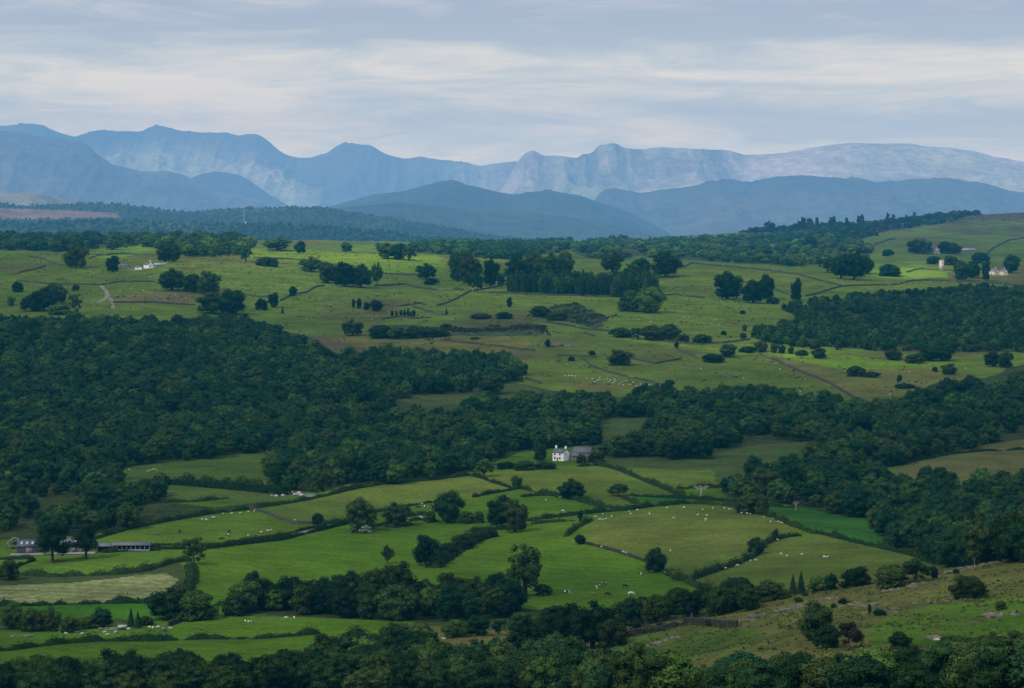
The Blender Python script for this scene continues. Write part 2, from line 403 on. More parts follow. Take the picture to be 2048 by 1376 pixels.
# knoll tops paler, hollows darker, by relative height
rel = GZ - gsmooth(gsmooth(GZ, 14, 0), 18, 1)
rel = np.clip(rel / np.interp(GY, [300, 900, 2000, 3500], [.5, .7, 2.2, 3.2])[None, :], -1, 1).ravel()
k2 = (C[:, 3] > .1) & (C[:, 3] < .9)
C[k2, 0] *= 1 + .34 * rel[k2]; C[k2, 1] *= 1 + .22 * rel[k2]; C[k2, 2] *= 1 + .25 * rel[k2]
# faint tractor lines on the improved fields
tl = (C[:, 3] <= .3) & (gy < 1500)
C[tl, :3] *= (1 + .05 * np.sin((gy[tl] * .8 + gx[tl] * .6 + 2 * fbm(gx[tl] / 70, gy[tl] / 70, 8, 2)) * 2 * math.pi / 9.0))[:, None]
idx = np.arange(NA * NY).reshape(NA, NY)
Q = np.stack([idx[:-1, :-1].ravel(), idx[1:, :-1].ravel(), idx[1:, 1:].ravel(), idx[:-1, 1:].ravel()], 1)

m, nt, out = new_mat('pasture')
ge = N(nt, 'ShaderNodeNewGeometry'); P = ge.outputs['Position']
at_ = N(nt, 'ShaderNodeAttribute', attribute_name='Col')
n1 = noise(nt, .035, 5, .6, P); n2 = noise(nt, .5, 3, .6, P); n3 = noise(nt, .12, 4, .65, P, 1.5)
mp = N(nt, 'ShaderNodeMapping'); mp.inputs['Scale'].default_value = (.02, .07, .1); mp.inputs['Rotation'].default_value = (0, 0, .35)
nt.links.new(P, mp.inputs['Vector']); n4 = noise(nt, 1.0, 6, .7, mp.outputs[0]); n5 = noise(nt, .45, 5, .7, P, 1.0)
v1 = ramp(nt, n1.outputs['Fac'], [(.3, .70), (.7, 1.26)]); v2 = ramp(nt, n2.outputs['Fac'], [(.25, .70), (.75, 1.3)])
c = mixc(nt, at_.outputs['Color'], v1.outputs[0], 1.0, 'MULTIPLY')
c = mixc(nt, c, v2.outputs[0], 1.0, 'MULTIPLY')
# bracken / dead grass / rush patches where the cover is rough
pat = ramp(nt, n3.outputs['Fac'], [(.46, 0.0), (.60, 1.0)])
mu = N(nt, 'ShaderNodeMath', operation='MULTIPLY'); nt.links.new(pat.outputs[0], mu.inputs[0]); nt.links.new(at_.outputs['Alpha'], mu.inputs[1])
mu2 = N(nt, 'ShaderNodeMath', operation='MULTIPLY'); nt.links.new(mu.outputs[0], mu2.inputs[0]); mu2.inputs[1].default_value = .55
c = mixc(nt, c, (.095, .072, .030), mu2.outputs[0])
pg = ramp(nt, n4.outputs['Fac'], [(.5, 0.0), (.64, 1.0)])
mu3 = N(nt, 'ShaderNodeMath', operation='MULTIPLY'); nt.links.new(pg.outputs[0], mu3.inputs[0]); nt.links.new(at_.outputs['Alpha'], mu3.inputs[1])
mu4 = N(nt, 'ShaderNodeMath', operation='MULTIPLY'); nt.links.new(mu3.outputs[0], mu4.inputs[0]); mu4.inputs[1].default_value = .5
c = mixc(nt, c, (.024, .040, .014), mu4.outputs[0])
pk = ramp(nt, n5.outputs['Fac'], [(.50, 0.0), (.62, 1.0)])
mu5 = N(nt, 'ShaderNodeMath', operation='MULTIPLY'); nt.links.new(pk.outputs[0], mu5.inputs[0]); nt.links.new(at_.outputs['Alpha'], mu5.inputs[1])
mu6 = N(nt, 'ShaderNodeMath', operation='MULTIPLY'); nt.links.new(mu5.outputs[0], mu6.inputs[0]); mu6.inputs[1].default_value = .55
c = mixc(nt, c, (.040, .052, .016), mu6.outputs[0])
d = N(nt, 'ShaderNodeBsdfDiffuse'); nt.links.new(c, d.inputs['Color'])
bp = N(nt, 'ShaderNodeBump'); bp.inputs['Strength'].default_value = .7; bp.inputs['Distance'].default_value = 1.6
nt.links.new(n3.outputs['Fac'], bp.inputs['Height']); nt.links.new(bp.outputs[0], d.inputs['Normal'])
nt.links.new(d.outputs[0], out.inputs['Surface'])
M['pasture'] = m
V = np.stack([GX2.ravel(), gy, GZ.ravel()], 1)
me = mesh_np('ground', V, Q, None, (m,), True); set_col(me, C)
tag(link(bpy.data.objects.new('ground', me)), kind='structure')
# the far plain that runs on to the horizon, just under everything else
fp = MB(); fp.add([(-30000, 7300, -175), (30000, 7300, -175), (30000, 60000, -175), (-30000, 60000, -175)], [(0, 1, 2, 3)])
tag(fp.build('far_plain', plain('far_plain', (.03, .045, .025), .2, .01)), kind='structure')

# ------------------------------------------------------------------ far ridges and mountains, sun and shade painted into their colours
def fellmat(name):
    m, nt, out = new_mat(name)
    ge = N(nt, 'ShaderNodeNewGeometry'); at_ = N(nt, 'ShaderNodeAttribute', attribute_name='Col')
    n1 = noise(nt, .010, 7, .68, ge.outputs['Position']); n2 = noise(nt, .0015, 4, .6, ge.outputs['Position'])
    v1 = ramp(nt, n1.outputs['Fac'], [(.3, .6), (.7, 1.4)]); v2 = ramp(nt, n2.outputs['Fac'], [(.3, .75), (.7, 1.25)])
    c = mixc(nt, at_.outputs['Color'], v1.outputs[0], 1.0, 'MULTIPLY'); c = mixc(nt, c, v2.outputs[0], 1.0, 'MULTIPLY')
    d = N(nt, 'ShaderNodeBsdfDiffuse'); nt.links.new(c, d.inputs['Color'])
    bp = N(nt, 'ShaderNodeBump'); bp.inputs['Strength'].default_value = .8; bp.inputs['Distance'].default_value = 45
    nt.links.new(n1.outputs['Fac'], bp.inputs['Height']); nt.links.new(bp.outputs[0], d.inputs['Normal'])
    nt.links.new(d.outputs[0], out.inputs['Surface']); return m
M['fell'] = fellmat('fell_grass_crag_and_light')
RIDGES = {}
def ridge(name, pts, Y0, front, back, colfn, rough=60, seed=1, wl=900, p=1.15, base=-185, crestn=6, gully=0.0, nt_=110, gm=None):
    pts = np.array(sorted(pts), float)
    cc = np.arange(pts[0, 0], pts[-1, 0] + 1, 3.0)
    rr = np.interp(cc, pts[:, 0], pts[:, 1]); rr = gsmooth(rr, 1.6, 0)
    a, s = pix2as(cc, rr)
    zc_ = s * Y0 + crestn * fbm(a * Y0 / 120.0, np.zeros_like(a), seed + 50, 4)
    tt = np.concatenate([np.linspace(0, 1, nt_), np.linspace(1, 2, 26)[1:]])
    Yv = np.where(tt <= 1, Y0 - front * (1 - tt), Y0 + back * (tt - 1))
    A_, T_ = np.meshgrid(a, tt, indexing='ij'); Z0 = np.repeat(zc_[:, None], len(tt), 1); YY = np.broadcast_to(Yv[None, :], A_.shape)
    X_ = A_ * YY
    u = np.where(T_ <= 1, T_, 2 - T_)
    prof = np.where(T_ <= 1, u ** p, np.sin(u * math.pi / 2))
    hgt = Z0 - base
    Z = base + hgt * prof
    env = np.clip(np.sin(np.clip(u, 0, 1) * math.pi) * 1.2, 0, 1) * np.clip(hgt / 500.0, .15, 1.2)
    rd = ridged(X_ / wl, YY / (wl * 1.6), seed, 5) - .5
    gmk = 1.0 if gm is None else gm(1024 + F * A_)
    Z = Z + env * rough * rd * 2 * (gmk * .75 + .25 if gm else 1)
    if gully:
        g = ridged(X_ / 170.0, YY / 900.0, seed + 9, 4) - .5
        Z = Z + np.clip((u - .45) * 3, 0, 1) * (1 - np.clip((u - .93) * 14, 0, 1)) * gully * g * gmk
    C_ = colfn(A_, T_, X_, YY, Z, rd)
    n0, n1_ = A_.shape; ii = np.arange(n0 * n1_).reshape(n0, n1_)
    Q_ = np.stack([ii[:-1, :-1].ravel(), ii[1:, :-1].ravel(), ii[1:, 1:].ravel(), ii[:-1, 1:].ravel()], 1)
    me = mesh_np(name, np.stack([X_.ravel(), YY.ravel(), Z.ravel()], 1), Q_, None, (M['fell'],), True)
    set_col(me, C_.reshape(-1, C_.shape[-1]))
    o = link(bpy.data.objects.new(name, me)); tag(o, kind='structure')
    RIDGES.setdefault(name, []).append((A_, YY, Z))
    return o, (A_, YY, Z)

def mixarr(c0, c1, w):
    w = np.clip(w, 0, 1)[..., None]; return np.array(c0) * (1 - w) + np.array(c1) * w

def col_mountain(rock=(.33, .30, .27), grass=(.20, .22, .10), lo=.45, k=3.0):
    def f(A_, T_, X_, Y_, Z, rd):
        gz = np.gradient(Z, axis=1) / np.gradient(Y_, axis=1)
        steep = np.clip((np.abs(gz) - .35) * 1.6, 0, 1)
        n = fbm(X_ / 500.0, Y_ / 900.0, 31, 5)
        w = np.clip(.35 + steep * .5 + n * .9 + (T_ - .6) * .9, 0, 1)
        c = mixarr(grass, rock, w)
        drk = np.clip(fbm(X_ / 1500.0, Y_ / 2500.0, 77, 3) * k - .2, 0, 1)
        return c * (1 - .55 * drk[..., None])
    return f

def col_dark(a=(.040, .052, .030), b=(.075, .080, .045)):  # dark tones also paint overcast shade onto the ranges
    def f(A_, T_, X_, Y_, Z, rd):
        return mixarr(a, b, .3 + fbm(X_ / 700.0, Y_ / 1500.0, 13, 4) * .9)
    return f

# furthest skyline
SKY = [(-400, 275), (-150, 262), (0, 250), (30, 249), (62, 246), (90, 253), (120, 266), (148, 274), (165, 267), (190, 260), (240, 263), (285, 264), (298, 255), (315, 249), (340, 256), (362, 262), (390, 264), (450, 265), (475, 272), (500, 268), (518, 269), (535, 280), (560, 304), (590, 314), (625, 315), (660, 302), (672, 292), (700, 286), (745, 291), (770, 307), (810, 318), (840, 313), (880, 320), (930, 325), (960, 333), (985, 327), (1030, 322), (1100, 330), (1400, 360), (2400, 380)]
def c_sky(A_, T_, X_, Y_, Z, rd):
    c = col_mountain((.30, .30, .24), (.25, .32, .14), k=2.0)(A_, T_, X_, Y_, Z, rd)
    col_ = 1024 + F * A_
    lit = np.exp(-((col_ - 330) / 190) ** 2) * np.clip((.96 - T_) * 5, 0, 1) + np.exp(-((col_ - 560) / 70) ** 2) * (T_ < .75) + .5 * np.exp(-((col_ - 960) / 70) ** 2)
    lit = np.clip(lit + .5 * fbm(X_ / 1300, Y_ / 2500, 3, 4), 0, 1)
    return c * (.26 + .74 * lit)[..., None]  # slopes darkened outside painted sunlit patches
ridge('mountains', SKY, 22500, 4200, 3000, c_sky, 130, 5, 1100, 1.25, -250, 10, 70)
# the craggy pikes
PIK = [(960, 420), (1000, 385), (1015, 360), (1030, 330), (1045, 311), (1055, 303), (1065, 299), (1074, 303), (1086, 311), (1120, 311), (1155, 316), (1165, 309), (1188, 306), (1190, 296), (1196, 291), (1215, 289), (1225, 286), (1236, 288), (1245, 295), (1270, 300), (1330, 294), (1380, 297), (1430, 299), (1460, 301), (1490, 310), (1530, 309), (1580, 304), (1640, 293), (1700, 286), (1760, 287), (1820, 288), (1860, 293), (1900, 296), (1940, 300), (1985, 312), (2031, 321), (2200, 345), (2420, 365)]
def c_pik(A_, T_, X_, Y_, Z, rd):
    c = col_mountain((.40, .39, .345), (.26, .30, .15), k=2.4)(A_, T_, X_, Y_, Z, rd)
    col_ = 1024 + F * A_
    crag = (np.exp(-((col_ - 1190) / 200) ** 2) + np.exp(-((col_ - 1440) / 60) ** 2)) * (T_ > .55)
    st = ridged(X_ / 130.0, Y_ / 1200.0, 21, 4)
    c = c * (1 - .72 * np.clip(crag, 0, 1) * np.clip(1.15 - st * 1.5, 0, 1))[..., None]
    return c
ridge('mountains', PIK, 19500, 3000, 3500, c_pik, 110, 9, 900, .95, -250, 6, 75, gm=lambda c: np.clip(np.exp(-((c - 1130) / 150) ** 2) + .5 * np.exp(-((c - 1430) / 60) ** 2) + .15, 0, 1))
# left dark massif
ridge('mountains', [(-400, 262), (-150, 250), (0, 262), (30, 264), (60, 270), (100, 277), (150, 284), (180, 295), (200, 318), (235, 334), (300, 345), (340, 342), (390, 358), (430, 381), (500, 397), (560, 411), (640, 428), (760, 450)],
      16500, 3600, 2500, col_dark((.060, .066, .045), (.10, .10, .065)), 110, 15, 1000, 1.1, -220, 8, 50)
ridge('hills', [(180, 450), (260, 415), (330, 380), (370, 362), (400, 348), (430, 342), (480, 350), (500, 362), (540, 390), (600, 425), (680, 455)], 18500, 1500, 1000, col_dark(), 40, 16, 700, 1.0, -220, 5)  # added dark hill in place of a shadow lying on the slope
# right dark shoulder
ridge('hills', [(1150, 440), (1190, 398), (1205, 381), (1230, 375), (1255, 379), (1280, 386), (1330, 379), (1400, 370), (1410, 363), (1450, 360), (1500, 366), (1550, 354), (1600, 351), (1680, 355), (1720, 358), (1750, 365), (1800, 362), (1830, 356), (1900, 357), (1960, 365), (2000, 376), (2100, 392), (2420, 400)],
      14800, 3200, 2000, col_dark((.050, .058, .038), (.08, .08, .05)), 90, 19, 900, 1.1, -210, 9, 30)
# central wooded hill, and the lower shoulder before it
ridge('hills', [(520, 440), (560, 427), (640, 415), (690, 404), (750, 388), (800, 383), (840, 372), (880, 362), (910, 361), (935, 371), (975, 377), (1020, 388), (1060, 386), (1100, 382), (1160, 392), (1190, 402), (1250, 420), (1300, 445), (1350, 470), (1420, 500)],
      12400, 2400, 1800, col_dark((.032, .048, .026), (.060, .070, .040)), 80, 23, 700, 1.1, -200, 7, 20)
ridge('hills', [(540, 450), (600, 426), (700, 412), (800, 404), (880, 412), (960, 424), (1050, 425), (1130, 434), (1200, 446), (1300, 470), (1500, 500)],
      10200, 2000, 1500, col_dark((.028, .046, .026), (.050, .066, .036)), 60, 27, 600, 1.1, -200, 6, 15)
# slope at the far left, sunlight painted in as a pale tone
ridge('hills', [(-400, 380), (-100, 384), (20, 386), (60, 384), (110, 394), (150, 402), (230, 410), (300, 425), (420, 450)], 9600, 1500, 1200, col_mountain((.20, .19, .15), (.12, .14, .07)), 40, 29, 500, 1.0, -200, 5)
# forest plantation ridge with clear-felled ground
def c_for(A_, T_, X_, Y_, Z, rd):
    c = mixarr((.018, .036, .020), (.040, .062, .028), .3 + fbm(X_ / 260.0, Y_ / 600.0, 35, 4) * 1.2)
    px, pr_ = as2pix(A_, Z / Y_)
    fel = ((px + 25 * fbm(X_ / 90, Y_ / 200, 3, 3)) < 235) & (pr_ > 416 + (px / 25)) & (pr_ < 438 + 6 * fbm(X_ / 120, Y_ / 200, 6, 3))
    c[fel] = (.135, .092, .066)
    return c
o, RF1 = ridge('hills', [(-400, 400), (-100, 404), (0, 404), (20, 409), (45, 413), (100, 409), (180, 407), (250, 410), (300, 416), (330, 421), (400, 425), (440, 419), (500, 416), (560, 418), (580, 414), (640, 415), (700, 424), (800, 440), (900, 458), (1000, 474), (1100, 485), (1300, 500)],
      7600, 1400, 900, c_for, 16, 33, 400, 1.0, -190, 2)
def c_for2(A_, T_, X_, Y_, Z, rd):
    return mixarr((.020, .038, .018), (.045, .066, .028), .3 + fbm(X_ / 200.0, Y_ / 500.0, 37, 4) * 1.2)
o, RF2 = ridge('hills', [(-400, 440), (-100, 444), (0, 446), (200, 442), (400, 447), (600, 450), (750, 462), (850, 474), (950, 484), (1050, 488), (1300, 500)],
      6000, 800, 700, c_for2, 10, 39, 300, 1.0, -185, 2)

# ------------------------------------------------------------------ haze: boxes of air whose own glow stands in for scattered light
def haze(name, x, y0, y1, z0, z1, sig, J):
    m, nt, out = new_mat(name)
    ab = N(nt, 'ShaderNodeVolumeAbsorption'); em = N(nt, 'ShaderNodeEmission'); ad = N(nt, 'ShaderNodeAddShader')
    D = max(sig) * 1.25
    ab.inputs['Color'].default_value = tuple(1 - s / D for s in sig) + (1,); ab.inputs['Density'].default_value = D
    e = [s * j for s, j in zip(sig, J)]; mx = max(e)
    em.inputs['Color'].default_value = tuple(v / mx for v in e) + (1,); em.inputs['Strength'].default_value = mx
    nt.links.new(ab.outputs[0], ad.inputs[0]); nt.links.new(em.outputs[0], ad.inputs[1]); nt.links.new(ad.outputs[0], out.inputs['Volume'])
    b = MB(); b.box((0, (y0 + y1) / 2, (z0 + z1) / 2), (2 * x, y1 - y0, z1 - z0))
    tag(b.build(name, m), kind='structure')
haze('haze', 2600, -40, 3000, -420, 700, [3.6e-5 * k for k in (.4, .9, 1.1)], (.05, .30, .46))
haze('haze', 3600, 3030, 5200, -420, 900, [9.5e-5 * k for k in (.55, .85, 1.0)], (.13, .34, .60))
haze('haze', 14000, 5230, 24500, -600, 1000, [8.8e-5 * k for k in (.68, .86, 1.0)], (.222, .418, .662))
# ------------------------------------------------------------------ foliage generators (unit size: 1 wide, 1 tall)
def _ico():
    bm = bmesh.new(); bmesh.ops.create_icosphere(bm, subdivisions=2, radius=1)
    V = np.array([v.co[:] for v in bm.verts]); T = np.array([[v.index for v in f.verts] for f in bm.faces]); bm.free(); return V, T
ICOV, ICOT = _ico()

def leaves(P, Nn, size, rng, jit=.55):
    """one leafy spray (a bent quad) per point"""
    n = len(P)
    nn = Nn + rng.normal(0, jit, (n, 3)); nn /= np.linalg.norm(nn, axis=1)[:, None] + 1e-9
    r = rng.normal(0, 1, (n, 3)); u = np.cross(nn, r); u /= np.linalg.norm(u, axis=1)[:, None] + 1e-9
    v = np.cross(nn, u)
    sz = size * rng.uniform(.6, 1.4, (n, 1)); s2 = sz * rng.uniform(.55, 1.0, (n, 1))
    V = np.stack([P - u * sz, P - v * s2 + nn * sz * .15, P + u * sz, P + v * s2 - nn * sz * .15], 1).reshape(-1, 3)
    Q = np.arange(4 * n).reshape(n, 4)
    return V, Q

def lobes_crown(name, lobes, nleaf, size, rng, mat, core=.70, up=.25):
    L_ = np.array(lobes)                      # x y z r [zsquash]
    mb = MB()
    for x, y, z, r in L_:
        nv = 1 + .16 * rng.normal(0, 1, (len(ICOV), 1))
        mb.add(ICOV * nv * r * core * np.array([1, 1, .85]) + (x, y, z), None, ICOT)
    w = L_[:, 3] ** 2; w = w / w.sum(); P = []; D = []; tot = 0
    while tot < nleaf:
        k = rng.choice(len(L_), nleaf, p=w)
        d = rng.normal(0, 1, (nleaf, 3)); d[:, 2] += up; d /= np.linalg.norm(d, axis=1)[:, None]
        p = L_[k, :3] + d * (L_[k, 3] * rng.uniform(.78, 1.20, nleaf))[:, None] * np.array([1, 1, .88])
        dd = np.linalg.norm(p[:, None, :] - L_[None, :, :3], axis=2) / L_[None, :, 3]
        dd[np.arange(nleaf), k] = 9
        keep = dd.min(1) > .78
        P.append(p[keep]); D.append(d[keep]); tot += keep.sum()
    P = np.concatenate(P)[:nleaf]; D = np.concatenate(D)[:nleaf]
    V, Q = leaves(P, D, size, rng); mb.add(V, Q)
    return mesh_np(name, np.concatenate(mb.V), np.concatenate(mb.Q), np.concatenate(mb.T), (mat,))

def make_trunk(lobes, rng, base_r=.035, fork=.28, mat=None, lean=0):
    mb = MB(); top = (lean, 0, fork)
    mb.tube((0, 0, -.05), (lean * .5, 0, fork * .5), base_r * 1.35, base_r, 8); mb.tube((lean * .5, 0, fork * .5), top, base_r, base_r * .85, 8)
    ls = [lobes[i] for i in rng.choice(len(lobes), min(7, len(lobes)), replace=False)]
    for x, y, z, r in ls:
        mid = ((x + lean) * .45, y * .5, fork + (z - fork) * .55)
        mb.tube(top, mid, base_r * .6, base_r * .4, 5); mb.tube(mid, (x, y, z), base_r * .4, base_r * .15, 5)
    return mesh_np('trunk', np.concatenate(mb.V), np.concatenate(mb.Q), np.concatenate(mb.T), (M['bark'],))

def ell_lobes(n, c, rad, r0, r1, rng, shell=.55, zmin=None, flat=1.0):
    out = []
    for _ in range(n * 8):
        if len(out) >= n: break
        d = rng.normal(0, 1, 3); d /= np.linalg.norm(d); q = rng.uniform(shell, 1.0)
        p = np.array(c) + d * np.array(rad) * q
        r = rng.uniform(r0, r1)
        if zmin is not None and p[2] - r < zmin: continue
        if all(np.linalg.norm(p - np.array(o[:3])) > (r + o[3]) * .42 for o in out):
            out.append((p[0], p[1], p[2], r))
    out.append((c[0], c[1], c[2] - .02, min(rad) * .62))
    return out

def skirt(rng, n, R_, z0, z1, r0, r1, flat=1):
    out = []
    for i in range(n):
        t = i * 2.399 + rng.uniform(-.4, .4); q = R_ * math.sqrt((i + .5) / n) * rng.uniform(.85, 1.1)
        top = z1 * math.sqrt(max(0, 1 - (q / (R_ * 1.12)) ** 2)); r = rng.uniform(r0, r1)
        out.append((q * math.cos(t), q * math.sin(t), max(z0, rng.uniform(z0, max(z0 + .01, top - r * .8))), r)); out.append((q * math.cos(t), q * math.sin(t), max(z0, top - r * .9), r))
    return out
PROTO = {}      # kind -> list of (crown mesh, trunk mesh)
def protos(kind, n, fn):
    PROTO[kind] = [fn(np.random.default_rng(1000 + 37 * len(PROTO) + i)) for i in range(n)]

def p_round(rng):
    lb = ell_lobes(26, (0, 0, .50), (.36, .36, .36), .11, .19, rng, .6, .02) + skirt(rng, 5, .30, .20, .42, .12, .16)
    return lobes_crown('crown', lb, 4200, .019, rng, M['leaf']), make_trunk(lb, rng, .035, .26)
def p_oak(rng):
    lb = ell_lobes(34, (0, 0, .48), (.41, .41, .34), .08, .16, rng, .6, .04) + skirt(rng, 6, .34, .22, .40, .10, .15) + [(rng.uniform(-.2, .2), rng.uniform(-.2, .2), rng.uniform(.8, .88), .10)]
    return lobes_crown('crown', lb, 4600, .017, rng, M['leaf']), make_trunk(lb, rng, .045, .26)
def p_airy(rng):
    lb = ell_lobes(38, (0, 0, .55), (.39, .39, .38), .055, .11, rng, .4, .10); lb = lb[:-1] + [(0, 0, .55, .13)]
    return lobes_crown('crown', lb, 3800, .017, rng, M['leaf'], .6), make_trunk(lb, rng, .04, .35)
def p_tall(rng):
    lb = ell_lobes(24, (0, 0, .50), (.31, .31, .39), .10, .18, rng, .5, .01) + skirt(rng, 4, .24, .18, .40, .12, .15)
    return lobes_crown('crown', lb, 4200, .019, rng, M['leaf']), make_trunk(lb, rng, .04, .22)
def p_bush(rng):
    lb = skirt(rng, 13, .36, .10, .92, .12, .18)
    return lobes_crown('crown', lb, 3800, .024, rng, M['leaf']), make_trunk(lb, rng, .03, .12)
def p_dome(rng):
    lb = ell_lobes(24, (-.02, 0, .34), (.40, .36, .42), .12, .18, rng, .55, -.02) + skirt(rng, 7, .38, .10, .4, .12, .16)
    return lobes_crown('crown', lb, 4600, .019, rng, M['leaf']), make_trunk(lb, rng, .03, .12)
def p_pine(rng):       # bare stem, flat ragged clumps
    lb = []
    for i in range(16):
        z = .34 + .60 * (i / 15.0); rr = .36 * (1 - .55 * max(0, (z - .6) / .4)) * rng.uniform(.5, 1); t = rng.uniform(0, 6.28)
        lb.append((math.cos(t) * rr, math.sin(t) * rr, z, rng.uniform(.10, .17)))
    return lobes_crown('crown', lb, 4000, .017, rng, M['conifer'], .72), make_trunk(lb, rng, .035, .5)
def p_conifer(rng):
    mb = MB(); P = []; D = []
    n = 3000; z = 1 - rng.uniform(0, 1, n) ** .62 * .93
    tier = 10; ph = (z * tier) % 1.0
    rad = (1 - z) * .5 * (.72 + .42 * (1 - ph)) + .012
    t = rng.uniform(0, 2 * math.pi, n); rr = rad * rng.uniform(.6, 1.12, n) * (1 + .28 * np.sin(t * 4 + z * 23) * np.sin(z * 31 + t))
    P = np.stack([rr * np.cos(t), rr * np.sin(t), z - .05 * rr], 1); D = np.stack([np.cos(t), np.sin(t), np.full(n, .35)], 1)
    V, Q = leaves(P, D, .019, rng, .4); mb.add(V, Q)
    k = 10; cv = [(0, 0, .97)] + [(.26 * math.cos(6.283 * i / k), .26 * math.sin(6.283 * i / k), .08) for i in range(k)]
    mb.add(cv, None, [(0, 1 + i, 1 + (i + 1) % k) for i in range(k)])
    me = mesh_np('crown', np.concatenate(mb.V), np.concatenate(mb.Q), np.concatenate(mb.T), (M['conifer'],))
    tb = MB(); tb.tube((0, 0, -.03), (0, 0, .5), .025, .012, 7)
    return me, mesh_np('trunk', np.concatenate(tb.V), np.concatenate(tb.Q), np.concatenate(tb.T), (M['bark'],))
def p_blossom(rng):
    lb = skirt(rng, 11, .36, .12, .9, .12, .18)
    me = lobes_crown('crown', lb, 2200, .024, rng, M['leaf'])
    me.materials.append(M['blossom'])
    k = rng.uniform(0, 1, len(me.polygons)) < .42
    idxs = np.array([1 if (kk and len(p.vertices) == 4) else 0 for kk, p in zip(k, me.polygons)], np.int32)
    me.polygons.foreach_set('material_index', idxs)
    return me, make_trunk(lb, rng, .03, .12)
def p_dead(rng):
    mb = MB(); mb.tube((0, 0, -.03), (.02, 0, .45), .055, .04, 7)
    def br(p, d, l, r, k):
        q = (p[0] + d[0] * l, p[1] + d[1] * l, p[2] + d[2] * l); mb.tube(p, q, r, r * .55, 4)
        if k == 0: return
        for _ in range(3):
            d2 = np.array(d) + rng.normal(0, .55, 3); d2[2] = abs(d2[2]) * .8 + .1; d2 /= np.linalg.norm(d2); br(q, d2, l * .66, r * .55, k - 1)
    for a in range(5):
        t = a * 1.256 + rng.uniform(-.3, .3); d = np.array([math.cos(t) * .8, math.sin(t) * .8, rng.uniform(.5, 1.3)]); d /= np.linalg.norm(d)
        br((.01, 0, rng.uniform(.3, .45)), d, .2, .028, 3)
    return mesh_np('branches', np.concatenate(mb.V), np.concatenate(mb.Q), np.concatenate(mb.T), (M['dead'],)), None
protos('round', 4, p_round); protos('oak', 4, p_oak); protos('airy', 3, p_airy); protos('tall', 3, p_tall); protos('bush', 3, p_bush)
protos('dome', 2, p_dome); protos('pine', 3, p_pine); protos('conifer', 2, p_conifer); protos('blossom', 2, p_blossom); protos('dead', 2, p_dead)

NAME = {'round': 'broadleaf_tree', 'oak': 'oak_tree', 'airy': 'ash_tree', 'tall': 'broadleaf_tree', 'bush': 'bush', 'dome': 'broadleaf_tree', 'pine': 'pine_tree', 'conifer': 'conifer_tree', 'blossom': 'hawthorn_bush', 'dead': 'dead_tree'}
CATG = {'bush': 'bush', 'blossom': 'bush'}
TREES = []
def tree(c, r, wpx, hpx, kind, label, tone=1.0, group=None, tint=None, loc=None, w=None, h=None):
    """a tree standing on the ground seen at pixel (c, r), wpx wide and hpx tall in the photo"""
    P = at(c, r) if loc is None else loc
    if loc is None and P.y > 1900: wpx, hpx = wpx * 1.06, hpx * 1.04
    if w is None: w = 1.12 * wpx / ppm(P.y)
    if h is None: h = 1.05 * hpx / ppm(P.y)
    o = empty(NAME[kind], (P.x, P.y, P.z - .02 * h), random.uniform(0, 6.28), (w, w, h))
    i = random.randrange(len(PROTO[kind])); cm, tm = PROTO[kind][i]
    k = bpy.data.objects.new('branches' if kind == 'dead' else 'crown', cm); link(k, o)
    t_ = tint or (1.08, 1.12, 1.05); k.color = (tone * t_[0], tone * t_[1], tone * t_[2], 1)
    if tm is not None: link(bpy.data.objects.new('trunk', tm), o)
    tag(o, label, CATG.get(kind, 'tree'), group)
    TREES.append(o)
    return o

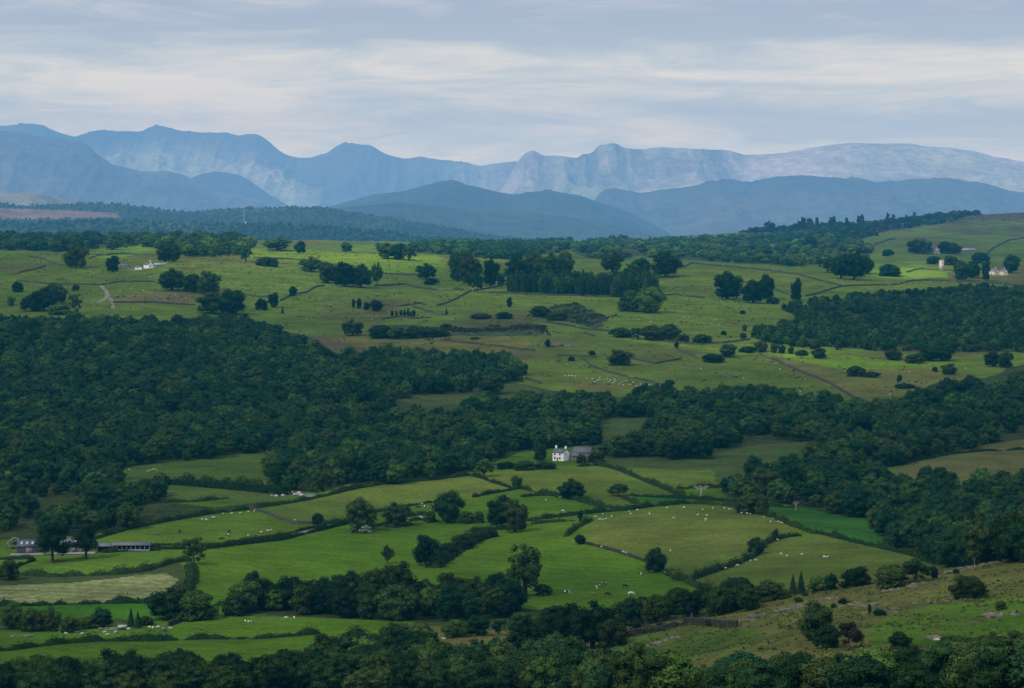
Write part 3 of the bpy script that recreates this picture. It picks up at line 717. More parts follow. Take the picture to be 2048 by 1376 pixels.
# ---- trees that can be told apart: c, base row, width px, height px, kind, tone, label
LIGHTT = 1.55
SOLO = [
 # far left pastures
 (152, 536, 46, 50, 'round', .8, 'large dark round tree in front of the wood at the far left skyline'),
 (226, 544, 30, 32, 'tall', .75, 'compact dark tree just left of the small white hill farm'),
 (330, 524, 32, 38, 'round', .8, 'dark rounded tree right of the hill farm, left of a touching pair'),
 (347, 524, 30, 36, 'round', .75, 'dark rounded tree right of the hill farm, right of a touching pair'),
 (344, 581, 56, 44, 'oak', .7, 'broad dark tree at the left end of a clump of three below the hill farm'),
 (384, 584, 38, 36, 'round', .75, 'smallest middle tree in the clump of three below the hill farm'),
 (416, 588, 46, 48, 'round', .7, 'upright dark tree at the right end of the clump of three below the hill farm'),
 (422, 627, 58, 46, 'oak', .8, 'wide low tree, left of a pair at the top edge of the big wood'),
 (465, 629, 56, 50, 'round', .75, 'full dark tree, right of a pair at the top edge of the big wood'),
 (64, 622, 44, 34, 'bush', .8, 'low dark tree at the left foot of the clump above the big wood'),
 (88, 622, 50, 48, 'oak', .75, 'broad dark tree in the middle of the left clump above the big wood'),
 (112, 608, 46, 42, 'round', .85, 'rounded tree at the back of the left clump above the big wood'),
 (150, 628, 30, 44, 'airy', .95, 'pale thin-crowned tree at the right end of the left clump above the big wood'),
 (120, 628, 46, 22, 'bush', .9, 'low scrubby bush between the left clump and the pale thin tree'),
 (35, 584, 22, 22, 'bush', .8, 'small round bush on the far left pasture beside a wall'),
 (22, 612, 18, 22, 'tall', .8, 'small upright tree at the left border of the far pasture'),
 (152, 581, 15, 13, 'bush', .8, 'tiny dark bush on the pasture above the pale thin tree'),
 (492, 524, 30, 36, 'airy', 1.3, 'light green feathery tree at the right end of the hill farm wood'),
 (533, 532, 42, 22, 'dome', 1.0, 'low spreading tree alone under the sunlit field'),
 (555, 500, 52, 26, 'oak', 1.2, 'broad low tree on the skyline left of the sunlit field'),
 (600, 507, 24, 26, 'round', .9, 'small round tree on the skyline above the sunlit field'),
 (693, 504, 22, 20, 'round', .9, 'small round tree alone near the top of the sunlit field'),
 (586, 592, 17, 20, 'round', .8, 'small round tree beside a bent wall below the dark clump'),
 (547, 614, 28, 30, 'tall', .7, 'dark upright tree of a pair right of the hilltop clump'),
 (523, 620, 24, 24, 'bush', .75, 'lower bushy tree of a pair right of the hilltop clump'),
 (565, 627, 7, 14, 'conifer', 1, 'thin pointed little tree right of the upright pair'),
 # clump 605-760
 (622, 543, 44, 30, 'oak', .75, 'low dark tree at the left end of the long clump below the sunlit field'),
 (655, 566, 42, 42, 'round', .7, 'dark tree second from left in the long clump below the sunlit field'),
 (688, 573, 46, 50, 'round', .65, 'tall dark tree in the middle of the long clump below the sunlit field'),
 (722, 575, 46, 48, 'oak', .7, 'broad dark tree right of the middle of the long clump below the sunlit field'),
 (754, 572, 28, 46, 'airy', .9, 'thin pale tree at the right end of the long clump below the sunlit field'),
 (775, 517, 46, 32, 'oak', .85, 'dark spreading tree at the left of the group at the top of the sunlit field'),
 (797, 519, 34, 32, 'round', .85, 'middle tree of the group at the top of the sunlit field'),
 (818, 521, 36, 30, 'airy', 1.2, 'light green tree at the right of the group at the top of the sunlit field'),
 (852, 558, 38, 32, 'oak', .8, 'broad solitary tree left of the central hilltop wood'),
 (864, 569, 28, 14, 'bush', .8, 'low bush at the foot of the broad solitary tree'),
 # central hilltop
 (916, 562, 44, 62, 'tall', .85, 'tall tree at the left edge of the central hilltop wood'),
 (940, 572, 48, 64, 'round', .8, 'full tree second from the left edge of the central hilltop wood'),
 (955, 585, 30, 40, 'airy', 1.1, 'light green tree in front of the left part of the central hilltop wood'),
 (982, 572, 36, 60, 'tall', .6, 'very dark upright tree in the left part of the central hilltop wood'),
 (1003, 576, 26, 32, 'airy', 1.15, 'small light tree in the gap before the dark plantation'),
 (1035, 566, 50, 58, 'oak', .75, 'broad dark tree behind the left end of the plantation'),
 (1068, 566, 50, 62, 'round', .8, 'rounded tree behind the plantation, left of the tallest'),
 (1100, 566, 50, 62, 'oak', .75, 'tallest rounded tree behind the plantation'),
 (1128, 562, 40, 58, 'round', .75, 'rounded tree behind the plantation, right of the tallest'),
 (1225, 545, 42, 42, 'oak', .7, 'dark round tree on the skyline right of the central hilltop wood'),
 (1262, 560, 30, 36, 'airy', 1.0, 'thin pale tree between two dark round skyline trees'),
 (1282, 545, 38, 30, 'bush', 1.15, 'light green bushy tree left of the big dark skyline tree'),
 (1332, 554, 56, 52, 'oak', .65, 'big dark round tree on the skyline at the right end of the plantation'),
 (1266, 622, 52, 44, 'bush', .95, 'blue-green bushy tree at the left of the big clump below the plantation'),
 (1300, 625, 62, 52, 'round', .95, 'blue-green full tree at the right of the big clump below the plantation'),
 # right pastures
 (1454, 599, 52, 56, 'round', .6, 'dense dark egg-shaped tree on the olive pasture, leftmost of the trio'),
 (1505, 606, 42, 46, 'round', .62, 'dense dark tree on the olive pasture, middle and lowest of the trio'),
 (1530, 598, 40, 50, 'tall', .65, 'dense dark tree on the olive pasture, rightmost of the trio'),
 (1592, 601, 26, 46, 'tall', .7, 'slim dark tree standing alone right of the dense trio'),
 (1545, 607, 26, 14, 'bush', .75, 'low bush right of the dense trio'),
 (1655, 546, 46, 32, 'airy', .9, 'light thin-stemmed tree left of the dark hilltop group'),
 (1682, 557, 40, 50, 'oak', .7, 'dark tree at the left of the hilltop group above the plantation wood'),
 (1708, 560, 50, 58, 'oak', .65, 'large dark tree at the centre of the hilltop group above the plantation wood'),
 (1732, 548, 32, 40, 'round', .7, 'dark tree at the right of the hilltop group above the plantation wood'),
 (1780, 552, 46, 28, 'dome', .8, 'low dome-shaped tree in the small sunlit field'),
 (1776, 512, 22, 14, 'bush', .8, 'small bush on the slope left of the slate-roofed farm'),
 (1832, 507, 36, 28, 'round', .65, 'dark tree left of the gable of the farm on the right slope'),
 (1848, 508, 34, 30, 'oak', .65, 'dark tree touching the gable of the farm on the right slope'),
 (1892, 507, 34, 24, 'round', .65, 'dark round tree right of the farm gable on the right slope'),
 (1908, 508, 28, 22, 'round', .65, 'dark tree left of the long low barn on the right slope'),
 (1868, 528, 30, 16, 'bush', .8, 'bushy tree just left of the church tower'),
 (1900, 530, 30, 20, 'bush', .8, 'bushy tree just right of the church tower'),
 (1925, 560, 38, 40, 'round', .9, 'blue-green tree left of the cream houses on the right'),
 (1945, 556, 30, 34, 'round', .8, 'dark tree directly left of the cream gabled house'),
 (1972, 562, 18, 42, 'tall', .75, 'narrow upright tree touching the cream gabled house'),
 (1960, 526, 34, 22, 'bush', .85, 'bush behind the cream gabled house'),
 (2022, 546, 34, 36, 'round', .8, 'dark tree at the right border beside the cream houses'),
 (1620, 500, 30, 28, 'round', .8, 'dark windswept tree on the skyline at the foot of the scrubby ridge'),
 # middle pastures
 (707, 616, 9, 18, 'tall', .7, 'thin dark tree at the left of the short row above the scrub'),
 (718, 617, 14, 20, 'tall', .7, 'second little tree of the short row above the scrub'),
 (733, 620, 15, 16, 'round', .7, 'small round tree third in the short row above the scrub'),
 (753, 622, 28, 22, 'round', .7, 'widest dark tree at the right end of the short row above the scrub'),
 (893, 629, 7, 13, 'conifer', 1, 'tiny pointed tree beside a wall in the middle pasture'),
 (892, 657, 24, 10, 'bush', .8, 'flat scrubby bush beneath the tiny pointed tree'),
 (705, 671, 40, 32, 'oak', .75, 'round dark tree at the left end of the scrub belt'),
 (762, 675, 50, 26, 'bush', .8, 'dark low bush left in the scrub belt of the middle pasture'),
 (800, 676, 54, 26, 'bush', .85, 'dark low bush in the middle of the scrub belt'),
 (825, 676, 36, 24, 'bush', .75, 'rounded bush at the right of the dark scrub belt'),
 (865, 672, 60, 18, 'bush', .85, 'flat bush trailing off the right end of the scrub belt'),
 (962, 637, 40, 11, 'bush', .75, 'flat dark thicket on the middle pasture, left one of two'),
 (1008, 637, 34, 14, 'bush', .75, 'flat dark thicket on the middle pasture, right one of two'),
 (1019, 615, 14, 20, 'tall', .75, 'small upright tree above the two flat thickets'),
 (1080, 633, 44, 22, 'bush', .75, 'dark bushy thicket at the head of the scrubby hollow'),
 (1115, 640, 40, 18, 'bush', .85, 'lower bushy thicket at the right of the scrubby hollow'),
 (985, 788, 60, 48, 'oak', .6, 'large very dark tree standing before the tongue of the big wood'),
 (1095, 694, 12, 16, 'round', .7, 'tiny dark tree left of a pile of rocks in the pasture'),
 (1143, 722, 14, 10, 'bush', .75, 'tiny dark bush on the pasture wall'),
 (1184, 712, 14, 12, 'bush', .95, 'tiny pale bush right of the pasture wall junction'),
 (1240, 730, 50, 33, 'round', .68, 'round dark solitary tree in the middle of the open pasture'),
 (1353, 696, 10, 13, 'round', .7, 'tiny round tree beside the broken wall right of centre'),
 (1240, 674, 44, 20, 'bush', .8, 'dark bushy tree at the left of the belt over the bright strip'),
 (1276, 678, 34, 24, 'airy', .9, 'loose tree second from left in the belt over the bright strip'),
 (1302, 680, 44, 30, 'round', .85, 'full tree in the middle of the belt over the bright strip'),
 (1338, 680, 46, 32, 'round', .8, 'dark tree right of the middle of the belt over the bright strip'),
 (1366, 684, 26, 16, 'bush', .8, 'low bush toward the right of the belt over the bright strip'),
 (1404, 686, 40, 18, 'bush', .8, 'low bush at the right end of the belt over the bright strip'),
 (1447, 670, 12, 9, 'bush', .7, 'tiny dark bush on the pasture over the bright strip, leftmost of three'),
 (1486, 677, 14, 12, 'bush', .7, 'tiny dark bush on the pasture over the bright strip, rightmost of three'),
 (1485, 628, 12, 8, 'bush', .8, 'tiny bush alone on the wide olive pasture'),
 (1456, 714, 34, 26, 'round', .75, 'round tree at the upper right of a bushy pair'),
 (1425, 724, 46, 18, 'bush', .75, 'low bush at the lower left of a bushy pair'),
 (1498, 704, 36, 12, 'bush', .75, 'low bush at the left end of the row along the diagonal wall'),
 (1523, 704, 28, 22, 'round', .85, 'tree at the left of the row above the diagonal wall'),
 (1548, 706, 18, 22, 'tall', .85, 'narrow tree second in the row above the diagonal wall'),
 (1564, 707, 18, 18, 'tall', .85, 'narrow tree third in the row above the diagonal wall'),
 (1582, 708, 14, 16, 'tall', .85, 'narrow tree fourth in the row above the diagonal wall'),
 (1604, 711, 24, 12, 'bush', .8, 'low bush at the right end of the row above the diagonal wall'),
 (1630, 698, 26, 18, 'round', .75, 'round tree behind another at the left of the bright right-hand field'),
 (1637, 716, 30, 22, 'round', .75, 'round tree in front of another at the left of the bright right-hand field'),
 (1676, 699, 16, 18, 'bush', .7, 'small dark bush with a pale stem under the plantation wood'),
 (1712, 752, 40, 22, 'bush', .75, 'dark domed bush at the left of a low clump in the right pasture'),
 (1744, 754, 34, 12, 'bush', .75, 'low bush trailing right of a low clump in the right pasture'),
 (1786, 720, 36, 22, 'round', .72, 'dark tree under the plantation wood, left of a bushy group'),
 (1830, 726, 40, 20, 'bush', .75, 'bushy tree at the left of a group under the plantation wood'),
 (1858, 722, 40, 26, 'round', .7, 'dark tree in the middle of a group under the plantation wood'),
 (1888, 721, 42, 30, 'round', .7, 'dark tree at the right of a group under the plantation wood'),
 (1898, 749, 32, 24, 'round', .85, 'round blue-green tree alone on the right pasture'),
 (1870, 744, 12, 12, 'bush', .75, 'tiny bush left of a round blue-green tree on the right pasture'),
 (1985, 733, 34, 32, 'round', .8, 'dark tree at the right border of the bright field, left one'),
 (2010, 735, 38, 36, 'tall', .8, 'dark tree at the right border of the bright field, right one'),
 (1799, 766, 16, 18, 'tall', .8, 'small upright tree beside a flowering thorn on the right pasture'),
 (1810, 776, 44, 10, 'bush', .9, 'low hedge bush below the small upright tree'),
 # valley
 (1080, 922, 34, 44, 'tall', .95, 'upright tree just left of the white farmhouse'),
 (1163, 926, 22, 18, 'bush', .8, 'bush in front of the right gable of the white farmhouse'),
 (1192, 924, 34, 22, 'bush', .75, 'dark bush before the slate barn'),
 (1012, 938, 40, 16, 'bush', .85, 'low bush in the meadow left of the white farmhouse'),
 (1050, 940, 46, 20, 'bush', .8, 'dark low thicket left below the white farmhouse'),
 (1090, 938, 46, 16, 'bush', .85, 'dark low thicket below the white farmhouse'),
 (1240, 914, 54, 46, 'round', .85, 'blue-green tree right of the slate barn'),
 (1285, 912, 40, 30, 'bush', .85, 'rounded bushy tree second right of the slate barn'),
 (1345, 918, 50, 44, 'oak', .8, 'wide tree with a visible stem right of the slate barn meadow'),
 (1400, 916, 56, 48, 'oak', .75, 'wide dark tree with bare stems beside the olive field'),
 (968, 953, 50, 38, 'airy', .95, 'loose crowned tree where two hedges meet below the centre wood'),
 (1033, 976, 28, 28, 'tall', .8, 'tall bush rising out of the hedge corner'),
 (1145, 997, 58, 40, 'oak', .62, 'dark oak standing alone in the hedge of the middle field'),
 (1237, 992, 46, 22, 'pine', .9, 'ragged flat-branched tree with a thin leader in the hedge'),
 (636, 1049, 26, 25, 'bush', .65, 'small dark round thorn on the olive field'),
 (722, 1062, 66, 68, 'round', .78, 'tall full tree on the left of the hedgerow row, above a flowering thorn'),
 (795, 1051, 58, 50, 'oak', .85, 'spreading tree with a visible trunk second in the hedgerow row'),
 (897, 1044, 66, 64, 'round', .75, 'tall domed tree third in the hedgerow row'),
 (860, 1044, 26, 24, 'bush', .7, 'bush left at the foot of the tall domed tree'),
 (934, 1046, 34, 26, 'bush', .75, 'bush right of the tall domed tree'),
 (958, 1046, 22, 26, 'bush', .7, 'dark bush between the tall domed tree and the big pair'),
 (1003, 1056, 64, 70, 'oak', .66, 'big dark tree at the left of the big pair in the hedgerow'),
 (1030, 1064, 58, 66, 'tall', .85, 'lighter tree at the right of the big pair in the hedgerow'),
 (985, 1074, 26, 18, 'bush', .65, 'low bush under the big pair with pale blossom specks'),
 (387, 1130, 58, 62, 'airy', .9, 'open-branched tree standing alone at the head of the field corner'),
 (1050, 1190, 100, 112, 'airy', 1.15, 'tall open ash with drooping right side at the edge of the copse'),
 (1010, 1196, 70, 50, 'bush', .85, 'bushy growth left under the tall open ash'),
 (1085, 1190, 40, 24, 'bush', .75, 'low bush right under the tall open ash'),
 (1313, 1144, 46, 52, 'round', .78, 'egg-shaped tree alone on the wall of the big olive field'),
 (1160, 1088, 24, 20, 'round', .65, 'small round thorn at the end of the field wall'),
 (1161, 1042, 14, 24, 'tall', .7, 'small upright tree at the hedge corner of the big olive field'),
 (1502, 1026, 68, 50, 'dome', .95, 'broad umbrella-shaped tree in the hedge corner with sheep under it'),
 (1550, 1080, 18, 24, 'tall', .65, 'small dark tree at the bend of the curving hedge'),
 (1512, 1108, 34, 36, 'round', .78, 'rounded bushy tree on the curving hedge'),
 (1402, 995, 40, 32, 'dead', 1, 'bare grey dead tree with fine twigs left of the umbrella tree'),
 (1592, 1020, 16, 24, 'dead', 1.6, 'broken pale dead trunk at the edge of the deep green field'),
 (1949, 1130, 10, 24, 'dead', 1.6, 'thin bleached dead stem on the rocky brow at the right'),
 (255, 1058, 48, 60, 'oak', .6, 'very dark tree at the hedge end left of the long field'),
 (105, 1124, 74, 74, 'pine', .62, 'large pine left of a pair by the farm barns'),
 (172, 1116, 62, 66, 'pine', .62, 'pine right of a pair by the farm barns'),
 (28, 1096, 30, 24, 'blossom', 1, 'pale flowering thorn left of the dark barn'),
 # thicket, copse
 (338, 1238, 84, 66, 'oak', .6, 'broad dark tree at the left of the thicket by the hay meadow'),
 (392, 1238, 84, 62, 'bush', .62, 'broad dark bushy tree at the right of the thicket by the hay meadow'),
 (366, 1200, 60, 34, 'bush', .62, 'dark tree at the back of the thicket by the hay meadow'),
 (512, 1212, 66, 74, 'oak', .58, 'tall round-headed dark tree at the left of the central copse'),
 (476, 1230, 56, 50, 'bush', .9, 'light green willow-like bush at the left foot of the copse'),
 (790, 1215, 90, 95, 'oak', .5, 'largest darkest tree at the right of the central copse'),
 (745, 1215, 70, 80, 'round', .52, 'large dark tree left of the largest one in the central copse'),
 (775, 1128, 30, 40, 'airy', 1.0, 'pale feathery tree top rising behind the central copse'),
 (852, 1130, 52, 66, 'round', .68, 'dark tree at the lower end of the bushy hedge above the copse'),
 (895, 1112, 44, 28, 'bush', .7, 'bush in the middle of the bushy hedge above the copse'),
 (925, 1096, 52, 30, 'bush', .62, 'dark bush at the upper end of the bushy hedge above the copse'),
 (25, 1258, 56, 56, 'round', .9, 'blue-green tree at the left border below the hay meadow'),
 (66, 1262, 50, 50, 'bush', .85, 'bushy tree second from the left border below the hay meadow'),
 (100, 1262, 44, 50, 'round', .65, 'dark tree third from the left border below the hay meadow'),
 (140, 1264, 40, 34, 'bush', .8, 'low bush right of the three trees below the hay meadow'),
 (172, 1256, 40, 24, 'bush', .62, 'dark low bush left of a round one below the hay meadow'),
 (205, 1254, 46, 40, 'round', .85, 'round blue-green tree below the hay meadow beside the rocks'),
 (18, 1160, 44, 44, 'bush', .75, 'dark bush at the left border above the hay meadow'),
 (262, 1254, 18, 38, 'conifer', 1, 'narrow pointed conifer at the left of a pair beside the rocks'),
 (276, 1256, 18, 34, 'conifer', 1, 'narrow pointed conifer at the right of a pair beside the rocks'),
 (290, 1250, 34, 20, 'bush', .7, 'bush right of the two narrow conifers'),
 # rocky slope at the right
 (1543, 1200, 76, 44, 'dome', .75, 'low domed tree at the left of the line along the rocky brow'),
 (1586, 1190, 20, 42, 'conifer', 1.0, 'pointed tree left of a pair on the rocky brow'),
 (1602, 1188, 22, 46, 'conifer', 1.0, 'pointed tree right of a pair on the rocky brow'),
 (1638, 1184, 44, 34, 'bush', 1.0, 'light bushy growth in the middle of the line along the rocky brow'),
 (1622, 1180, 12, 26, 'conifer', 1.0, 'thin pointed tree in the middle of the line along the rocky brow'),
 (1662, 1182, 34, 36, 'tall', .95, 'light tree left of the dark dome on the rocky brow'),
 (1712, 1174, 62, 48, 'dome', .5, 'very dark domed tree on the rocky brow'),
 (1785, 1174, 80, 48, 'bush', .95, 'wide grey-green willow scrub on the rocky brow, left part'),
 (1832, 1164, 74, 52, 'airy', .95, 'wide grey-green willow scrub on the rocky brow, right part'),
 (1868, 1158, 16, 26, 'round', .6, 'small dark round-headed tree right of the willow scrub'),
 (1941, 1196, 74, 54, 'dome', .45, 'very dark dome-shaped thorn alone on the open slope at the right'),
 (1630, 1278, 82, 80, 'tall', .85, 'tall full tree standing in the rocky pasture'),
 (1655, 1296, 56, 50, 'bush', .8, 'bushy tree in front of the tall full tree in the rocky pasture'),
 (1698, 1298, 62, 50, 'pine', .75, 'ragged brownish-dark tree right of the tall full tree'),
 (1739, 1229, 9, 22, 'tall', .75, 'tiny columnar juniper on the rocky pasture'),
 (1759, 1231, 26, 14, 'bush', .65, 'small dark bush right of the tiny columnar juniper'),
 (1668, 1216, 15, 10, 'bush', .75, 'tiny round bush left of another among the pale rocks'),
 (1686, 1209, 19, 14, 'bush', .6, 'tiny dark bush right of another among the pale rocks'),
 (1596, 1204, 20, 11, 'bush', .8, 'small bush on the slope under the pointed pair'),
 (1609, 1192, 14, 9, 'bush', .65, 'tiny dark bush just under the pointed pair'),
 (1498, 1222, 26, 22, 'airy', .8, 'small bare-looking thorn left of the pale rock slabs'),
 (1416, 1254, 22, 16, 'airy', .7, 'small thorn standing behind the dry stone wall'),
 (2002, 1218, 26, 18, 'bush', .65, 'small bush at the right border of the open slope'),
 (1912, 1148, 14, 12, 'bush', .75, 'small bush below the rocky brow at the right'),
 (1319, 1256, 18, 16, 'tall', .65, 'small upright bush above the dry stone wall'),
 (1270, 1262, 50, 26, 'airy', .75, 'loose brownish thorn left of the dry stone wall'),
 (1480, 1215, 26, 16, 'bush', .8, 'bush at the top of the rough slope'),
 (1800, 1302, 46, 40, 'round', .6, 'dark tree top before the lower right wall'),
 (1990, 1330, 80, 66, 'airy', .95, 'tall light-barked tree at the lower right corner'),
 # trees around the knoll, foreground centre
 (1185, 1296, 92, 100, 'oak', .5, 'largest dark tree of the dense group left of the dry stone wall'),
 (1135, 1290, 60, 92, 'round', .52, 'dark tree at the centre of the dense group left of the dry stone wall'),
 (1225, 1292, 60, 60, 'bush', .5, 'dark low tree at the right end of the dense group by the wall'),
 (1065, 1318, 92, 90, 'oak', .58, 'large dark tree at the left of the dense group, before the knoll'),
 (1040, 1262, 52, 48, 'dome', 1.35, 'light green domed tree behind the knoll'),
 (1068, 1270, 40, 40, 'round', .8, 'dark tree touching the light green domed tree'),
 (912, 1275, 56, 40, 'bush', .85, 'bushy tree behind the knoll, left of three'),
 (955, 1272, 56, 44, 'round', .85, 'bushy tree behind the knoll, middle of three'),
 (998, 1270, 34, 36, 'airy', 1.15, 'pale loose tree behind the knoll, right of three'),
 (838, 1300, 64, 58, 'round', 1.35, 'bright green tree rising above the dark edge wood'),
 (866, 1290, 24, 34, 'tall', .7, 'slim dark tree right of the bright green one'),
 (964, 1296, 8, 20, 'tall', .7, 'tiny upright shrub on the knoll, left one'),
 (990, 1300, 24, 26, 'bush', .7, 'small bush on the knoll, right one'),
]
for (c_, r_, w_, h_, k_, tone_, lab_) in SOLO:
    tint = None
    if 'copper' in lab_ or 'brownish' in lab_: tint = (1.25, .8, .8)
    if k_ in ('conifer',): tone_ *= 1.0
    tree(c_, r_, w_, h_, k_, lab_, tone_, tint=tint)
tree(732, 1066, 26, 18, 'blossom', 'white flowering thorn at the foot of the tall hedgerow tree')
tree(708, 1066, 14, 20, 'blossom', 'small flowering thorn left of the bigger one under the tall hedgerow tree', .7)
tree(1806, 772, 20, 12, 'blossom', 'white flowering thorn on the right pasture below the plantation wood')
tree(1988, 694, 16, 10, 'blossom', 'pale flowering thorn at the right border by the plantation wood')
tree(1640, 668, 12, 9, 'blossom', 'pale flowering thorn in the left of the plantation wood', .8)
tree(1250, 1225, 34, 18, 'blossom', 'faintly flowering thorn at the foot of the cow field belt', .45)
for i, c_ in enumerate([784, 793, 802, 809, 816, 822, 828]):
    tree(c_, 633 + (i % 2), 8, 13, 'tall', 'one of seven tiny clipped-looking trees in a short row on the middle pasture', .65, 'tiny trees in a short row')
# pines on the skyline of the scrubby ridge
for i, (c_, r_, h_) in enumerate([(1531, 462, 14), (1537, 461, 16), (1543, 460, 13), (1548, 460, 11), (1598, 455, 12), (1604, 454, 18), (1609, 454, 16), (1616, 453, 15), (1622, 452, 14), (1634, 451, 15), (1662, 449, 14), (1667, 448, 16), (1693, 447, 13), (1718, 446, 15), (1724, 445, 17), (1776, 441, 16), (1787, 440, 13), (1829, 434, 12), (1813, 437, 9),
                                  (1353, 481, 8), (1362, 480, 10), (1300, 484, 12), (1310, 484, 9), (1323, 483, 10), (1382, 478, 8)]):
    gi_ = int(round((float(pix2as(c_, r_)[0]) - GA[0]) / (GA[1] - GA[0]))); gj_ = int(np.searchsorted(GY, 5300)); sm_ = GM[gi_, gj_]
    r_ = max(r_, float(as2pix(GA[gi_], sm_)[1]) + 2.0)
    tree(c_, r_, 9 if h_ > 10 else 7, h_ + (5 if i < 19 else 0), 'pine' if i < 19 else 'conifer', 'thin straggly tree standing up against the haze along the scrubby right ridge', .8, 'straggly trees on the right ridge')

# ---- woods: scatter in the world, nearest and largest as trees of their own
def scatter(poly, step, jitter=.42, seed=1, ex=HOLES, thin=0):
    rng = np.random.default_rng(seed)
    pts = [at(c, r) for c, r in poly]
    x0 = min(p.x for p in pts) - 10; x1 = max(p.x for p in pts) + 10; y0 = min(p.y for p in pts) - 10; y1 = max(p.y for p in pts) + 10
    gx_, gy_ = np.meshgrid(np.arange(x0, x1, step), np.arange(y0, y1, step)); gx_ = gx_.ravel(); gy_ = gy_.ravel()
    gx_ = gx_ + rng.uniform(-jitter, jitter, len(gx_)) * step; gy_ = gy_ + rng.uniform(-jitter, jitter, len(gy_)) * step
    gy_ = np.clip(gy_, 100, 7000)
    z = zat(gx_, gy_); c_, r_ = as2pix(gx_ / gy_, z / gy_)
    # visible ones only count where the ray really reaches them, or just behind a crest
    rag = 1.0 if step < 30 else 0
    c_ = c_ + rag * 16 * fbm(gx_ / 34.0, gy_ / 50.0, 300 + seed, 3) * (gy_ > 1150); r_ = r_ + rag * 7 * fbm(gx_ / 34.0, gy_ / 60.0, 310 + seed, 3) * (gy_ > 1150)
    ok = inpoly(c_, r_, poly)
    for h in ex: ok &= ~inpoly(c_, r_, h)
    if thin: ok &= fbm(gx_ / 38.0, gy_ / 55.0, 200 + seed, 3) > thin
    return np.stack([gx_[ok], gy_[ok], z[ok], c_[ok], r_[ok]], 1)

def woodmod(name, label, pts, kinds, hmin, hmax, wrat, seed, tint=(.98, 1.12, 1.16), cat='woodland'):
    """a far wood that reads as one mass: one object, crowns instanced on its points"""
    rng = np.random.default_rng(seed); n = len(pts)
    me = bpy.data.meshes.new(name); me.vertices.add(n)
    co_ = np.array(pts[:, :3], np.float32); me.vertices.foreach_set('co', co_.ravel())
    h = hmin * .75 + (hmax * 1.1 - hmin * .75) * rng.uniform(0, 1, n) ** 1.3 * (1 + .25 * fbm(pts[:, 0] / 60, pts[:, 1] / 60, seed, 2)); w_ = h * rng.uniform(wrat * .8, wrat * 1.25, n)
    sc = np.stack([w_, w_, h], 1).astype(np.float32)
    at1 = me.attributes.new('scl', 'FLOAT_VECTOR', 'POINT'); at1.data.foreach_set('vector', sc.ravel())
    at2 = me.attributes.new('rot', 'FLOAT_VECTOR', 'POINT'); rz = np.zeros((n, 3), np.float32); rz[:, 2] = rng.uniform(0, 6.28, n); at2.data.foreach_set('vector', rz.ravel())
    src = [s for k in kinds for s in SRC[k]]
    at3 = me.attributes.new('pick', 'INT', 'POINT'); at3.data.foreach_set('value', rng.integers(0, len(src), n).astype(np.int32))
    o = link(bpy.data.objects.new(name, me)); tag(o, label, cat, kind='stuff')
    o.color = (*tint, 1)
    ng = bpy.data.node_groups.new(name, 'GeometryNodeTree')
    ng.interface.new_socket('Geometry', in_out='INPUT', socket_type='NodeSocketGeometry'); ng.interface.new_socket('Geometry', in_out='OUTPUT', socket_type='NodeSocketGeometry')
    gi = ng.nodes.new('NodeGroupInput'); go = ng.nodes.new('NodeGroupOutput'); ip = ng.nodes.new('GeometryNodeInstanceOnPoints')

    jn = ng.nodes.new('GeometryNodeJoinGeometry')
    for s in reversed(src):
        oi = ng.nodes.new('GeometryNodeObjectInfo'); oi.inputs['Object'].default_value = s; oi.transform_space = 'ORIGINAL'; oi.inputs['As Instance'].default_value = True
        ng.links.new(oi.outputs['Geometry'], jn.inputs[0])
    def na(nm, dt):
        a = ng.nodes.new('GeometryNodeInputNamedAttribute'); a.data_type = dt; a.inputs['Name'].default_value = nm; return a.outputs[0]
    ng.links.new(gi.outputs[0], ip.inputs['Points']); ng.links.new(jn.outputs[0], ip.inputs['Instance'])
    ip.inputs['Pick Instance'].default_value = True
    ng.links.new(na('pick', 'INT'), ip.inputs['Instance Index']); ng.links.new(na('rot', 'FLOAT_VECTOR'), ip.inputs['Rotation']); ng.links.new(na('scl', 'FLOAT_VECTOR'), ip.inputs['Scale'])
    ng.links.new(ip.outputs[0], go.inputs[0])
    md = o.modifiers.new('trees', 'NODES'); md.node_group = ng
    return o
SRC = {}
for k in PROTO:
    SRC[k] = []
    for i, (cm, tm) in enumerate(PROTO[k]):
        for o in TREES:
            if o.children and any(ch.data is cm for ch in o.children if ch.type == 'MESH'):
                SRC[k].append([ch for ch in o.children if ch.data is cm][0]); break

def wood_things(pts, n, kinds, hmin, hmax, wrat, labs, group, seed, tones=(.55, 1.1), order=None):
    """the n nearest trees of a wood as things; returns the rest. labs: list of label by crown tone from dark to light"""
    rng = np.random.default_rng(seed)
    o_ = np.argsort(pts[:, 1] if order is None else order)
    near, rest = pts[o_[:n]], pts[o_[n:]]
    for p in near:
        t = rng.uniform(0, 1); tone = tones[0] + (tones[1] - tones[0]) * t ** 1.3
        h = rng.uniform(hmin, hmax); w_ = h * rng.uniform(wrat * .85, wrat * 1.25)
        k = kinds[rng.integers(len(kinds))]
        tree(0, 0, 0, 0, k, labs[min(int(t * len(labs)), len(labs) - 1)], tone, group, loc=Vector(p[:3]), w=w_, h=h)
    return rest
BL = ['round', 'oak', 'round', 'oak', 'tall']
E = scatter(WOODS['edge'], 8.2, seed=3)
vis = (E[:, 3] > -60) & (E[:, 3] < 2110) & (E[:, 4] < 1400 + 110)
E = E[vis]
order = E[:, 4]
E = E[np.argsort(order)][:200]
left = E[E[:, 3] < 700]; mid_ = E[(E[:, 3] >= 700) & (E[:, 3] < 1330)]; right_ = E[E[:, 3] >= 1330]
